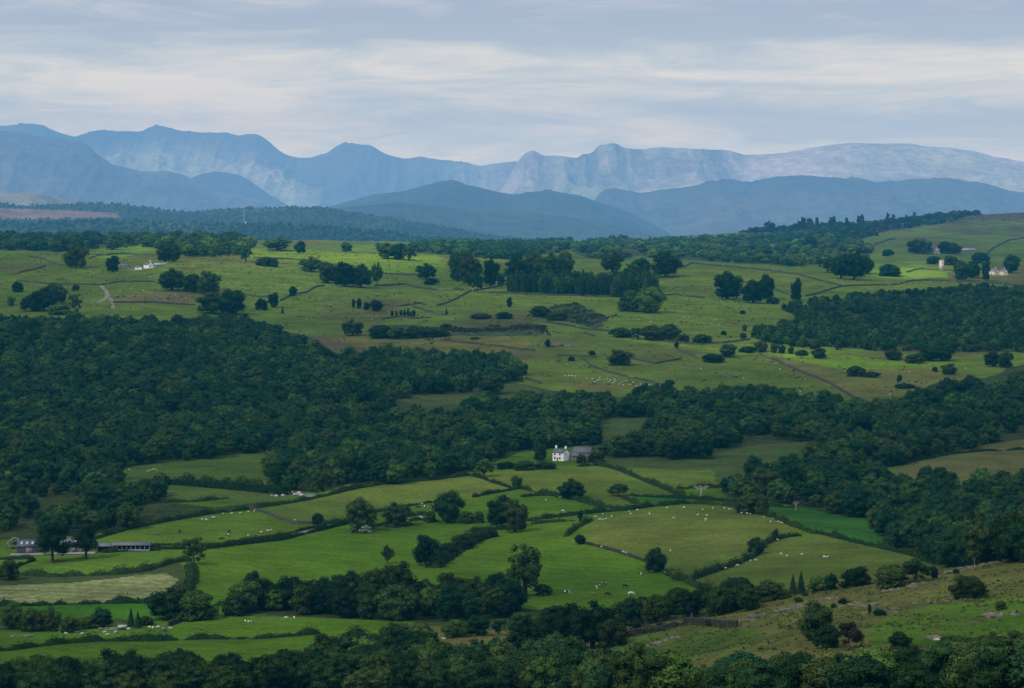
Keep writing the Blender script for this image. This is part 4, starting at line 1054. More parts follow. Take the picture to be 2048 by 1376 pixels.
wood_things(left, 999, BL, 8.5, 12, 1.05, ['very dark tree in the wood along the bottom edge, left third', 'mid green tree in the wood along the bottom edge, left third'], 'trees of the bottom wood, left third', 5, (.5, 1.0))
wood_things(mid_, 999, BL + ['airy'], 8, 12, 1.05, ['dark tree in the wood along the bottom edge, middle third', 'brighter green tree in the wood along the bottom edge, middle third'], 'trees of the bottom wood, middle third', 6, (.6, 1.35))
wood_things(right_, 999, ['bush', 'round', 'airy', 'oak', 'bush'], 4.5, 8, 1.25, ['dark bushy tree along the bottom edge, right third', 'fresh green bushy tree along the bottom edge, right third'], 'bushy trees of the bottom wood, right third', 7, (.65, 1.6))
Pc = scatter(WOODS['copse'], 8.5, seed=8)
wood_things(Pc, 60, BL + ['airy'], 8, 13, 1.0, ['dark tree packed in the central copse', 'lighter blue-green tree packed in the central copse'], 'trees of the central copse', 9, (.5, 1.05))
Pb = scatter(WOODS['belt'], 8, seed=10)
wood_things(Pb, 40, ['round', 'bush', 'tall', 'airy'], 5, 9, 1.1, ['dark bushy tree in the belt below the cow field', 'paler bushy tree in the belt below the cow field'], 'trees of the belt below the cow field', 11, (.6, 1.1))
Pr = scatter(WOODS['right'], 9.0, seed=12, thin=-.36)
rest = wood_things(Pr, 70, BL + ['airy'], 9, 15, .95, ['dark tree on the near edge of the big wood at the right', 'lighter tree on the near edge of the big wood at the right'], 'trees on the near edge of the right wood', 13, (.55, 1.1))
ALLB = ['round', 'oak', 'tall', 'round', 'airy']
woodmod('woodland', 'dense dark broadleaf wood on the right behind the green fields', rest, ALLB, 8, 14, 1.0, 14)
Pv = scatter(WOODS['river'], 8.5, seed=15, thin=-.22)
woodmod('woodland', 'broadleaf wood at the left behind the farm barns', Pv, ALLB, 7, 12, 1.0, 16)
Ph = scatter(WOODS['hill'], 9.2, seed=17, thin=-.52)
woodmod('woodland', 'great dark wood covering the hillside on the left', Ph, ALLB, 9, 14, 1.0, 18)
woodmod('woodland', 'tongue of tall dark wood reaching right from the great hillside wood', scatter(WOODS['tongue'], 8.5, seed=19), ALLB, 11, 16, .9, 20)
woodmod('woodland', 'wooded belt in the middle between the hill pasture and the fields', scatter(WOODS['centre'], 9, seed=21, thin=-.45), ALLB, 10, 15, 1.0, 22)
woodmod('woodland', 'stream-side wood right of the white farmhouse', scatter(WOODS['stream'], 9, seed=23, thin=-.28), ALLB, 9, 14, 1.0, 24)
woodmod('woodland', 'young densely grown wood on the right slope under the long wall', scatter(WOODS['plantation'], 7.5, seed=25, thin=-.38), ['round', 'bush', 'tall'], 5, 9, .95, 26)
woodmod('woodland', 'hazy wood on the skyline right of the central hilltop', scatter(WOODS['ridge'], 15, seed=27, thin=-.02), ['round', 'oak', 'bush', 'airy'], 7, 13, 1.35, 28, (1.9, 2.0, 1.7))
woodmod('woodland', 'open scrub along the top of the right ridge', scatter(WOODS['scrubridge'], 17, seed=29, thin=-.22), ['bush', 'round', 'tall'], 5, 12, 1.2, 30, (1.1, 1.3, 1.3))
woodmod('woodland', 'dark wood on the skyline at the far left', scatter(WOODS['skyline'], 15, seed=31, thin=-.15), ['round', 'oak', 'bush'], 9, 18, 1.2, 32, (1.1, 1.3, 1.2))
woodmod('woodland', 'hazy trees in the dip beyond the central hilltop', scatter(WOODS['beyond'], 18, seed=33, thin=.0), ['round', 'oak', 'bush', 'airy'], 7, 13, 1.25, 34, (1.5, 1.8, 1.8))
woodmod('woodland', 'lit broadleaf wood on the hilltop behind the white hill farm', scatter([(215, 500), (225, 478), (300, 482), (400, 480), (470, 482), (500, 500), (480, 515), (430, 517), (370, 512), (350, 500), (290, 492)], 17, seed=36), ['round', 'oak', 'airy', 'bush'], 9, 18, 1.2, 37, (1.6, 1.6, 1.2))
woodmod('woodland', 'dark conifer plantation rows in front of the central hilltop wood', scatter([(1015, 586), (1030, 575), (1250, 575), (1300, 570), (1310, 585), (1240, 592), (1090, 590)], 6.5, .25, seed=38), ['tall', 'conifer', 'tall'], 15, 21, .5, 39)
# conifers on the far forest ridges, haze painted in as pale blue tint
def ridge_scatter(R, n, seed, umin, umax):
    A_, YY, Z = R; rng = np.random.default_rng(seed)
    a, b = A_.shape; i = rng.integers(0, a - 1, n); j = rng.integers(int(b * umin), int(b * umax), n)
    px_, pr_ = as2pix(A_[i, j], Z[i, j] / YY[i, j])
    ok = (px_ > -40) & (px_ < 1150) & ~((px_ < 235) & (pr_ > 417 + px_ / 25) & (pr_ < 437))
    i, j = i[ok], j[ok]; fx = rng.uniform(0, 1, len(i))
    X_ = (A_ * YY); x = X_[i, j] * (1 - fx) + X_[i + 1, j] * fx; z = Z[i, j] * (1 - fx) + Z[i + 1, j] * fx
    return np.stack([x, YY[i, j], z, px_[ok], pr_[ok]], 1)
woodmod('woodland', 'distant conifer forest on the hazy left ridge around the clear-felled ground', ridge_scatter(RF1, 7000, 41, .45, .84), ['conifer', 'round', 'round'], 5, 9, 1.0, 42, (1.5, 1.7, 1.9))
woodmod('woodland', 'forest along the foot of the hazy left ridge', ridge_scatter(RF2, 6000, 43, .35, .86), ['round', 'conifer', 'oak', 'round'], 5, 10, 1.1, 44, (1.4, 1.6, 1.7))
# ------------------------------------------------------------------ hedges and walls along the field boundaries
def polyline(pts, step):
    P = [at(c, r) for c, r in pts]
    # subdivide in the world with a smooth curve
    X = np.array([[p.x, p.y] for p in P]); d = np.concatenate([[0], np.cumsum(np.linalg.norm(np.diff(X, axis=0), axis=1))])
    n = max(3, int(d[-1] / step)); t = np.linspace(0, d[-1], n)
    x = np.interp(t, d, X[:, 0]); y = np.interp(t, d, X[:, 1])
    if n > 12:
        k = max(1, int(n * .02)); x = np.concatenate([x[:1], gsmooth(x, k, 0)[1:-1], x[-1:]]); y = np.concatenate([y[:1], gsmooth(y, k, 0)[1:-1], y[-1:]])
    return x, y, zat(x, y), t

def strip(mb, x, y, z, w0, w1, h, base=-.4):
    """closed wall-like strip: w0 half width at foot, w1 at top"""
    n = len(x); dx = np.gradient(x); dy = np.gradient(y); l = np.hypot(dx, dy) + 1e-9; nx_, ny_ = -dy / l, dx / l
    V = []
    for s, wd, zz in ((-1, w0, np.full(n, base)), (-1, w1, h), (1, w1, h), (1, w0, np.full(n, base))):
        V.append(np.stack([x + s * nx_ * wd, y + s * ny_ * wd, z + zz], 1))
    V = np.stack(V, 1).reshape(-1, 3)
    Q_ = []
    for i in range(n - 1):
        b = i * 4
        for k in range(3): Q_.append((b + k, b + 4 + k, b + 5 + k, b + 1 + k))
    Q_ += [(0, 1, 2, 3), ((n - 1) * 4 + 3, (n - 1) * 4 + 2, (n - 1) * 4 + 1, (n - 1) * 4)]
    mb.add(V, Q_)

def hedge(pts, h, w, label, seed=0, dens=1.0, gap=.0, group=None, var=.6):
    rng = np.random.default_rng(500 + seed + int(pts[0][0] * 7 + pts[0][1]))
    x, y, z, t = polyline(pts, 1.2)
    hn = h * (1 + var * fbm(t / 6.0, t * 0 + seed, 60 + seed, 4) * 2.2) * np.clip(np.minimum(t, t[-1] - t) / 3.0 + .35, 0, 1); wn = w * (1 + .35 * fbm(t / 6.0, t * 0 + 9, 70 + seed, 3))
    keep = np.ones(len(t), bool)
    if gap: keep = fbm(t / 9.0, t * 0 + 3, 80 + seed, 2) > gap - .6
    mb = MB(); hh = np.where(keep, hn * (.66 if h < 3 else .5), .05)
    strip(mb, x, y, z, wn * .36, wn * .16, hh)
    n = int(t[-1] * 17 * dens * max(1, h / 1.6) * max(1, w / 3)); u = rng.uniform(0, t[-1], n)
    X = np.interp(u, t, x); Y = np.interp(u, t, y); Z = np.interp(u, t, z); HH = np.interp(u, t, np.where(keep, hn, 0)); WW = np.interp(u, t, wn)
    ok = HH > h * .3; X, Y, Z, HH, WW, u = [q[ok] for q in (X, Y, Z, HH, WW, u)]; n = len(X)
    dx = np.interp(u, t, np.gradient(x)); dy = np.interp(u, t, np.gradient(y)); l = np.hypot(dx, dy) + 1e-9
    th = rng.uniform(-.15, math.pi + .15, n); cx = np.cos(th); cz = np.abs(np.sin(th)) ** .7
    off = cx * WW * .5 * rng.uniform(.8, 1.15, n); zz = HH * (.05 + .95 * cz) * rng.uniform(.62, 1.14, n)
    P = np.stack([X - dy / l * off, Y + dx / l * off, Z + zz], 1)
    D = np.stack([-dy / l * cx, dx / l * cx, .35 + cz], 1)
    V, Q_ = leaves(P, D, .26 if h < 2.5 else .34, rng, .5); mb.add(V, Q_)
    o = mb.build('hedgerow', M['hedge']); tag(o, label, 'hedge', group); return o

def wall(pts, label, h=1.3, w=.4, seed=0, mat='wallstone', name='dry_stone_wall', cat='wall'):
    x, y, z, t = polyline(pts, 1.6)
    rng = np.random.default_rng(900 + int(pts[0][0] + pts[0][1]))
    hh = h * (1 + .22 * fbm(t / 4.0, t * 0, 5, 3) + rng.normal(0, .07, len(t)))
    hh = np.where(fbm(t / 14.0, t * 0 + 5, int(pts[0][0]), 2) < -.55, hh * .35, hh)
    mb = MB(); near = y.mean() < 1050
    strip(mb, x, y, z, w * (.9 if near else 1.15), w * (.55 if near else .8), hh * (.86 if near else 1))
    if near:                                   # laid stones, course on course
        dx_ = np.gradient(x); dy_ = np.gradient(y); L_ = t[-1]; cs = .28; q = 0.0
        while q < L_:
            hq = float(np.interp(q, t, hh)); k = 0.0; wdt = rng.uniform(.3, .62)
            xx, yy, zz = (float(np.interp(q, t, v)) for v in (x, y, z)); an = math.atan2(float(np.interp(q, t, dy_)), float(np.interp(q, t, dx_)))
            while k < hq:
                ch = rng.uniform(.2, .34)
                mb.box((xx + rng.normal(0, .04), yy + rng.normal(0, .04), zz + k + ch / 2 + rng.normal(0, .015)), (wdt * rng.uniform(.75, .98), 2 * w * (1.12 - .35 * k / max(hq, .1)) + rng.uniform(-.05, .16), ch * .9), an + rng.normal(0, .07)); k += ch
            q += wdt
    o = mb.build(name, M[mat]); tag(o, label, cat); return o

HEDGES = [
 ([(190, 1078), (260, 1058), (330, 1044), (420, 1028), (500, 1019)], 2.0, 2.2, 'long hedge along the top of the cattle field beside the dark hedge-end tree'),
 ([(500, 1019), (540, 1012), (600, 1003), (660, 990), (700, 980), (780, 967), (870, 960), (940, 951)], 2.2, 2.6, 'thick hedge between the olive field and the wood above it'),
 ([(200, 1098), (300, 1099), (413, 1098), (495, 1088), (560, 1081), (615, 1067), (700, 1046)], 2.0, 2.0, 'hedge on the near side of the lane below the cattle field'),
 ([(300, 1091), (413, 1091), (495, 1081), (545, 1075), (600, 1062), (680, 1041)], 1.3, 1.4, 'low hedge on the far side of the lane below the cattle field'),
 ([(945, 952), (985, 965), (1022, 976)], 1.9, 2.2, 'short hedge dropping right from the corner of the centre wood'),
 ([(690, 1040), (765, 1022), (830, 1010), (870, 1004)], 1.2, 1.2, 'low broken hedge along the foot of the olive field'),
 ([(945, 995), (990, 986), (1042, 977)], 1.8, 2.2, 'dark clipped hedge rising to the tall hedge-corner bush'),
 ([(1042, 977), (1073, 985), (1121, 994), (1158, 1002), (1210, 1015), (1262, 1018)], 2.3, 3.0, 'thick hedge passing under the lone dark oak'),
 ([(1042, 994), (1080, 991), (1124, 991)], 1.9, 2.2, 'short thick hedge left of the lone dark oak'),
 ([(1056, 1043), (1107, 1035), (1158, 1030), (1210, 1024), (1261, 1020), (1305, 1013), (1380, 1007)], 2.0, 2.4, 'long hedge along the top of the big olive field, left part'),
 ([(1380, 1007), (1430, 1009), (1478, 1016), (1539, 1032), (1587, 1053), (1621, 1065)], 2.1, 2.4, 'long hedge curving down from the umbrella tree, right of the olive field'),
 ([(1621, 1066), (1642, 1068), (1690, 1080), (1758, 1095), (1826, 1111), (1880, 1131)], 2.2, 2.6, 'hedge between the deep green field and the lower olive field'),
 ([(1063, 1049), (1107, 1044), (1152, 1042)], 2.0, 2.2, 'short hedge right of the big pair of trees'),
 ([(1184, 1040), (1158, 1053), (1140, 1066), (1131, 1074)], 2.1, 2.6, 'squat clipped hedge slanting down at the left corner of the big olive field'),
 ([(1601, 1071), (1567, 1075), (1532, 1087), (1509, 1112), (1468, 1131), (1416, 1148), (1375, 1163), (1348, 1158)], 2.4, 3.0, 'bushy hedge curving between the two olive fields'),
 ([(1375, 1165), (1410, 1179), (1455, 1196)], 2.2, 2.6, 'hedge running down to the belt right of the cow field'),
 ([(1290, 1122), (1320, 1140), (1350, 1157)], 1.6, 2.4, 'thin hedge right below the lone egg-shaped tree'),
 ([(1155, 934), (1193, 930), (1227, 937), (1261, 950), (1295, 964), (1329, 978), (1370, 994)], 2.4, 3.0, 'thick hedge slanting down right of the white farmhouse'),
 ([(1353, 979), (1390, 976), (1450, 976)], 2.1, 2.6, 'hedge at the foot of the olive field by the dead tree'),
 ([(1258, 991), (1312, 995), (1380, 998), (1430, 1001), (1490, 1008), (1539, 1013), (1594, 1016)], 1.8, 2.0, 'straight hedge along the top of the deep green strip'),
 ([(1244, 996), (1262, 1003), (1282, 1011)], 2.0, 2.4, 'short hedge below the ragged flat-branched tree'),
 ([(34, 1149), (103, 1153), (171, 1151), (239, 1148), (290, 1142), (325, 1131), (362, 1122), (383, 1123)], 2.4, 3.4, 'thick shaggy hedge above the hay meadow'),
 ([(380, 1130), (385, 1150), (384, 1168), (372, 1182)], 1.8, 4.5, 'scrubby hedge falling from the open-branched tree to the thicket'),
 ([(-60, 1212), (17, 1213), (82, 1211), (137, 1209), (205, 1207), (256, 1206), (310, 1206)], 2.2, 2.6, 'hedge along the lower edge of the hay meadow'),
 ([(424, 1210), (455, 1213), (480, 1216)], 1.8, 2.2, 'short hedge between the thicket and the central copse'),
 ([(-60, 1306), (17, 1301), (68, 1294), (137, 1286), (205, 1282), (308, 1282), (410, 1278), (513, 1278), (590, 1272), (640, 1268)], 1.9, 2.4, 'long hedge just above the wood along the bottom edge'),
 ([(-60, 1120), (17, 1119), (68, 1118)], 1.5, 1.8, 'short hedge under the dark barn'),
 ([(190, 1107), (239, 1104), (273, 1102), (320, 1101)], 1.6, 2.0, 'short hedge below the long open shed'),
 ([(29, 1136), (48, 1128), (70, 1121)], 1.6, 1.8, 'short slanting hedge at the left border below the barn'),
 ([(190, 1066), (215, 1064), (250, 1060)], 1.8, 2.2, 'short hedge left of the very dark hedge-end tree'),
 ([(870, 1136), (890, 1118), (905, 1108), (930, 1094), (960, 1078), (985, 1072)], 3.4, 6.0, 'wide bushy hedge climbing from the copse towards the big pair of trees'),
 ([(765, 1052), (790, 1056), (826, 1050)], 1.0, 1.6, 'low weedy hedge under the spreading tree'),
 ([(820, 1032), (840, 1030), (866, 1030)], 1.6, 2.0, 'short hedge left of the tall domed tree'),
 ([(846, 1042), (862, 1043), (880, 1044)], 1.5, 2.0, 'stub of hedge at the foot of the tall domed tree'),
 ([(940, 1064), (965, 1060), (1000, 1060), (1050, 1048)], 1.7, 2.0, 'hedge running along the base of the big pair of trees'),
 ([(700, 1061), (730, 1058), (765, 1050), (800, 1044), (846, 1040)], 1.5, 2.2, 'weedy hedge linking the hedgerow trees on the left'),
 ([(640, 1052), (670, 1046), (700, 1047)], 2.0, 3.0, 'bushy end of the lane hedge left of the tall full tree'),
 ([(1847, 1281), (1895, 1279), (1950, 1283)], 1.6, 2.2, 'dark hedge bank across the lower right pasture'),
 ([(1720, 885), (1760, 880), (1780, 877)], 1.6, 2.4, 'hedge under the small clearing in the stream wood'),
 ([(1855, 918), (1900, 909), (1960, 903), (2048, 899)], 1.5, 1.8, 'hedge crossing the brown field at the right border'),
 ([(320, 1005), (390, 1004), (460, 996)], 1.8, 2.8, 'hedge across the little meadow in the river wood'),
 ([(250, 985), (340, 967), (400, 972), (470, 978), (540, 985), (575, 990)], 3.8, 6.5, 'row of bushes along the lower edge of the meadow under the great wood'),
 ([(555, 985), (590, 975), (640, 985)], 4.0, 7, 'bushes by the pale stones of the stream'),
]
for i, (p, h, w_, lab) in enumerate(HEDGES): hedge(p, h, w_, lab, i)
WALLS = [
 ([(500, 1020), (530, 1025), (560, 1038), (592, 1048), (628, 1048)], 'curving stone wall dividing the cattle field from the olive field', 1.2),
 ([(1152, 1084), (1203, 1095), (1247, 1108), (1288, 1122)], 'tumbled stone wall along the lower edge of the big olive field', .9),
 ([(1348, 1255), (1368, 1249), (1410, 1249), (1433, 1254), (1474, 1254)], 'dry stone wall ending on the rough slope', 1.5),
 ([(1193, 1284), (1244, 1276), (1278, 1270), (1329, 1260), (1352, 1254)], 'dry stone wall climbing right from the dense tree group', 1.5),
 ([(1273, 1261), (1300, 1260), (1330, 1255)], 'second low wall just behind the climbing dry stone wall', 1.0),
 ([(338, 1252), (352, 1247), (370, 1237)], 'short stone wall stub left of the copse on the sheep field', 1.4),
 ([(26, 549), (62, 541), (91, 533)], 'dark wall slanting up at the left border of the far pasture', 1.8),
 ([(62, 513), (99, 524), (120, 531), (150, 532)], 'wall running down to the large dark tree at the left', 1.7),
 ([(178, 518), (219, 509), (260, 507), (318, 512)], 'wall crossing above the white hill farm', 1.8),
 ([(34, 562), (103, 569), (202, 571), (239, 564), (308, 564)], 'long wall below the white hill farm', 1.8),
 ([(226, 606), (308, 606), (390, 611)], 'wall along the foot of the stony enclosure', 1.8),
 ([(492, 590), (533, 596)], 'short wall stub right of the hilltop clump', 1.6),
 ([(560, 602), (581, 591), (612, 586), (632, 574), (649, 572)], 'crooked wall climbing past the small round tree', 1.8),
 ([(506, 516), (547, 518), (584, 519), (620, 521)], 'wall along the lower edge of the sunlit field', 1.9),
 ([(762, 548), (834, 551), (871, 552)], 'wall left of the broad solitary tree', 1.8),
 ([(748, 573), (783, 571), (810, 569), (844, 577), (871, 581), (933, 580)], 'wavy dark wall left of the central hilltop wood', 2.0),
 ([(943, 582), (912, 599), (885, 610), (874, 612)], 'straight wall running down left from the hilltop wood', 1.9),
 ([(765, 611), (800, 613), (841, 607), (852, 611)], 'humped wall above the row of tiny trees', 1.7),
 ([(824, 614), (858, 624), (892, 631)], 'wall slanting down right above the tiny pointed tree', 1.7),
 ([(762, 639), (800, 634), (827, 638), (861, 636)], 'wall just under the row of tiny trees', 1.6),
 ([(947, 583), (988, 576), (1015, 566)], 'wall rising to the left end of the dark plantation', 1.8),
 ([(981, 586), (1090, 591), (1180, 593), (1244, 594)], 'straight wall along the foot of the dark plantation', 2.0),
 ([(1323, 592), (1350, 590), (1380, 594), (1410, 596)], 'wall right of the blue-green clump', 1.8),
 ([(1090, 645), (1138, 652), (1176, 660), (1227, 664)], 'curving wall beneath the scrubby hollow', 1.8),
 ([(1172, 654), (1206, 639), (1234, 631)], 'wall slanting up right from the scrubby hollow', 1.7),
 ([(1365, 535), (1382, 526), (1416, 530), (1485, 537), (1553, 543), (1621, 557), (1683, 572)], 'long wall over the top of the olive pasture', 2.0),
 ([(1611, 593), (1656, 581), (1683, 573), (1758, 571), (1792, 571), (1826, 562), (1861, 561), (1929, 564), (1997, 567), (2031, 572), (2110, 577)], 'long wall along the upper edge of the young wood', 2.0),
 ([(1478, 562), (1500, 566), (1550, 578), (1577, 589)], 'wall passing behind the dense trio of trees', 1.7),
 ([(1748, 490), (1770, 483), (1792, 477)], 'upper wall left of the slate-roofed farm on the slope', 2.2),
 ([(1963, 516), (1984, 499), (2014, 482), (2048, 476)], 'wall climbing to the right border above the cream houses', 2.4),
 ([(1683, 480), (1724, 470), (1785, 460), (1818, 456)], 'wall under the straggly ridge trees', 2.2),
 ([(1813, 545), (1844, 538), (1878, 540), (1908, 543)], 'wall round the little field below the church', 1.7),
 ([(882, 681), (919, 685), (981, 691), (1022, 697), (1070, 702)], 'long wall across the brown pasture above the wood tongue', 1.6),
 ([(1112, 712), (1150, 713), (1193, 715)], 'short level wall by the tiny dark bushes', 1.5),
 ([(1165, 715), (1179, 730), (1213, 744), (1261, 756), (1305, 765), (1326, 772)], 'wall slanting down right through the open pasture below the round tree', 1.6),
 ([(1261, 717), (1312, 728), (1340, 722), (1363, 718)], 'broken wall right of the round solitary tree', 1.5),
 ([(1148, 666), (1170, 667), (1189, 673)], 'short dark wall on the knoll above the round solitary tree', 1.5),
 ([(1052, 758), (1083, 768)], 'wall at the right tip of the wood tongue', 1.5),
 ([(1519, 709), (1553, 722), (1601, 744), (1656, 765), (1683, 782), (1710, 797), (1741, 808)], 'long diagonal wall across the right pasture', 1.8),
 ([(1355, 700), (1370, 706), (1389, 714)], 'short wall below the tiny round tree', 1.6),
 ([(1312, 678), (1340, 684), (1400, 690), (1450, 686), (1500, 680)], 'wall behind the bright strip of pasture', 1.5),
]
for p, lab, h in WALLS: wall(p, lab, h)
# post and rail fence at the right end of the sheep field
t = [at(738 + 7 * i, 1237 + (i % 2) * .3) for i in range(10)]
fo = empty('fence', t[0]); tag(fo, 'pale wooden post and rail fence just below the central copse', 'fence')
for p in t:
    mb = MB(); mb.box((p.x - t[0].x, p.y - t[0].y, p.z - t[0].z + .6), (.16, .16, 1.3)); mb.build('post', M['timber'], fo)
for k in (.5, .95):
    mb = MB()
    for p, q in zip(t[:-1], t[1:]): mb.tube(p - t[0] + Vector((0, -.1, k)), q - t[0] + Vector((0, -.1, k)), .06, .06, 4)
    mb.build('rail', M['timber'], fo)

# ------------------------------------------------------------------ limestone outcrops
def outcrop(c, r, wpx, hpx, label, seed, n=14):
    P = at(c, r); k = ppm(P.y); W = wpx / k; rng = np.random.default_rng(seed); mb = MB()
    for i in range(n):
        x = P.x + rng.uniform(-.5, .5) * W; y = P.y + rng.uniform(-.5, .5) * W * .8
        s = rng.uniform(.12, .30) * max(2.2, hpx / k * 1.3); zz = float(zat(x, y))
        d = ICOV * np.array([s * rng.uniform(1.2, 2.6), s * rng.uniform(1, 2), s * rng.uniform(.5, 1.0)])
        d = d * (1 + .22 * rng.normal(0, 1, (len(ICOV), 1)))
        # flat bedded tops and clean joints
        d[:, 2] = np.round(d[:, 2] / (s * .35)) * (s * .35) * .6 + d[:, 2] * .4
        a = rng.uniform(-.4, .4); ca_, sa_ = math.cos(a), math.sin(a)
        V = np.stack([d[:, 0] * ca_ - d[:, 1] * sa_ + x, d[:, 0] * sa_ + d[:, 1] * ca_ + y, d[:, 2] + zz - s * .05], 1)
        mb.add(V, None, ICOT)
    o = mb.build('rock_outcrop', M['rock']); tag(o, label, 'rock')
OUT = [(1580, 1218, 60, 16, 'largest pale limestone slab on the rough slope, left of the tall full tree', 26), (1530, 1228, 70, 9, 'low pale rock band left of the largest limestone slab', 18),
 (1650, 1200, 70, 10, 'grey rock band just under the line of brow trees', 20), (1690, 1212, 60, 8, 'scattered stones around the two tiny bushes', 16), (1750, 1210, 60, 6, 'faint rock ledge above the columnar juniper', 14),
 (1810, 1172, 90, 10, 'pale rocky brow right below the willow scrub', 24), (1860, 1205, 70, 5, 'low stony band on the open slope left of the dark dome thorn', 14), (1760, 1224, 90, 6, 'low stony streak behind the columnar juniper', 14),
 (1905, 1143, 60, 10, 'broken rocks at the top of the right-hand slope', 20), (1955, 1132, 70, 12, 'rocky knuckle around the bleached stem', 22), (2015, 1120, 60, 10, 'rocks at the right border on the slope top', 18),
 (2005, 1228, 60, 16, 'rounded rocks at the right border of the open slope', 16), (1345, 1278, 60, 12, 'brownish rocks below the climbing dry stone wall', 14), (1310, 1288, 40, 9, 'small rock cluster on the green patch left of the wall', 10),
 (45, 1272, 40, 12, 'low scattered rocks at the left end of the sheep field', 14), (217, 1258, 46, 14, 'heap of pale rock beside the narrow conifers', 14), (137, 1263, 36, 9, 'flat grey rocks on the rim of the sheep field', 10),
 (1118, 692, 44, 14, 'heap of grey stones in the middle pasture right of the tiny tree', 16), (1385, 737, 44, 8, 'pale stones in the lower olive pasture, left cluster', 10), (1470, 752, 50, 7, 'pale stones in the lower olive pasture, right cluster', 10),
 (1870, 1276, 34, 14, 'pale boulders above the lower right hedge bank', 10), (340, 596, 60, 12, 'rubble in the stony enclosure, right part', 14), (255, 590, 40, 9, 'rubble in the stony enclosure, left part', 10), (1500, 1240, 50, 6, 'small stones on the rough slope above the wall end', 8)]
for i, (c, r, w_, h_, lab, n) in enumerate(OUT): outcrop(c, r, w_, h_, lab, 300 + i, n)
# shallow stream with white water showing through the trees
P = at(582, 990); mb = MB(); rng = np.random.default_rng(2); V = []; n = 26
for i in range(n):
    x = P.x - 10 + i * .9; y = P.y + 6 * math.sin(i / 5.0)
    for s in (-1, 1): yy = y + s * (3.2 + math.sin(i * 1.3)); V.append((x, yy, float(zat(x, yy)) + .25))
mb.add(V, [(2 * i, 2 * i + 2, 2 * i + 3, 2 * i + 1) for i in range(n - 1)])
wm, nt, out = new_mat('white_water'); b = N(nt, 'ShaderNodeBsdfPrincipled'); tc = N(nt, 'ShaderNodeTexCoord')
nn = noise(nt, .9, 4, .7, tc.outputs['Object']); rr = ramp(nt, nn.outputs['Fac'], [(.45, (.06, .07, .07)), (.62, (.5, .53, .55))]); nt.links.new(rr.outputs[0], b.inputs['Base Color']); b.inputs['Roughness'].default_value = .15
nt.links.new(b.outputs[0], out.inputs['Surface']); tag(mb.build('stream', wm), kind='structure')
for i, (c, r) in enumerate([(574, 989), (583, 986), (590, 990), (566, 992), (598, 987), (553, 993), (544, 988), (604, 992)]):
    P = at(c, r); mb = MB(); s = rng.uniform(.4, .8); mb.add(ICOV * (1 + .2 * rng.normal(0, 1, (len(ICOV), 1))) * np.array([s * 1.5, s, s * .8]) + np.array(P) + (0, 0, .5 * s), None, ICOT)
    tag(mb.build('boulder', M['cream'], None), 'pale boulder gleaming in the stream bed among the trees', 'boulder', 'pale boulders in the stream')

# ------------------------------------------------------------------ bracken, rushes and tussocks on the rough ground
def tufts(name, label, poly, n, size, mat, seed, thr=.0, cat='bracken', hmul=1.0):
    rng = np.random.default_rng(seed); pts = [at(c, r) for c, r in poly]
    x0 = min(p.x for p in pts); x1 = max(p.x for p in pts); y0 = min(p.y for p in pts); y1 = max(p.y for p in pts)
    X = rng.uniform(x0, x1, n * 6); Y = rng.uniform(y0, y1, n * 6); Z = zat(X, Y); c_, r_ = as2pix(X / Y, Z / Y)
    k = size[1] * 14
    ok = inpoly(c_, r_, poly) & (fbm(X / k, Y / k, seed, 4) > thr)
    X, Y, Z = X[ok][:n], Y[ok][:n], Z[ok][:n]; n = len(X); m_ = 9
    s = rng.uniform(size[0], size[1], n)
    d = rng.normal(0, 1, (n, m_, 3)); d[..., 2] = np.abs(d[..., 2]); d /= np.linalg.norm(d, axis=2)[..., None]
    P = np.stack([X, Y, Z], 1)[:, None, :] + d * s[:, None, None] * np.array([1, 1, .6 * hmul])
    V, Q_ = leaves(P.reshape(-1, 3), d.reshape(-1, 3), 1.0, rng, .4)
    c0 = np.repeat(P.reshape(-1, 3), 4, 0); V = c0 + (V - c0) * np.repeat(np.repeat(s * .42, m_), 4)[:, None]
    o = link(bpy.data.objects.new(name, mesh_np(name, V, Q_, None, (mat,)))); tag(o, label, cat, kind='stuff')
M['bracken'] = leafmat('bracken_fronds', (.066, .082, .020), (.080, .088, .024), .35)
M['rush'] = leafmat('rushes_and_scrub', (.024, .038, .014), (.030, .045, .016), .4)
M['rush2'] = leafmat('bilberry', (.038, .056, .018), (.046, .064, .02), .3)
M['deadgrass'] = leafmat('bleached_grass', (.13, .105, .055), (.15, .12, .06), .3)
SL = [(1180, 1300), (1290, 1245), (1500, 1195), (1750, 1160), (2031, 1100), (2200, 1060), (2200, 1330), (1700, 1370), (1300, 1350), (1180, 1330)]
tufts('bracken', 'green and rusty bracken tufts over the rough slope at the lower right', SL, 5200, (.25, .7), M['bracken'], 61, -.02)
tufts('rushes', 'dark rush and bilberry clumps over the rough slope at the lower right', SL, 1500, (.2, .55), M['rush2'], 62, .06, 'rushes')
tufts('dead_grass', 'bleached grass tussocks over the rough slope at the lower right', SL, 2600, (.15, .45), M['deadgrass'], 63, .08, 'grass')
tufts('dead_grass', 'bleached grass on the knoll between the dark trees at the bottom', [(850, 1290), (900, 1262), (1010, 1262), (1030, 1300), (900, 1320)], 500, (.15, .45), M['deadgrass'], 64, .0, 'grass')
MIDP = [(-100, 620), (-100, 505), (700, 500), (1150, 560), (2100, 560), (2100, 590), (1560, 600), (1500, 680), (1900, 730), (1960, 765), (1740, 805), (1300, 780), (1060, 760), (1000, 710), (700, 700), (560, 650), (300, 625)]
tufts('rushes', 'dark rushes and low gorse dotted over the far pastures', MIDP, 2600, (.5, 1.5), M['rush'], 65, .16, 'rushes')
tufts('bracken', 'rusty bracken patches over the far pastures', MIDP, 2200, (.5, 1.4), M['bracken'], 66, .14)
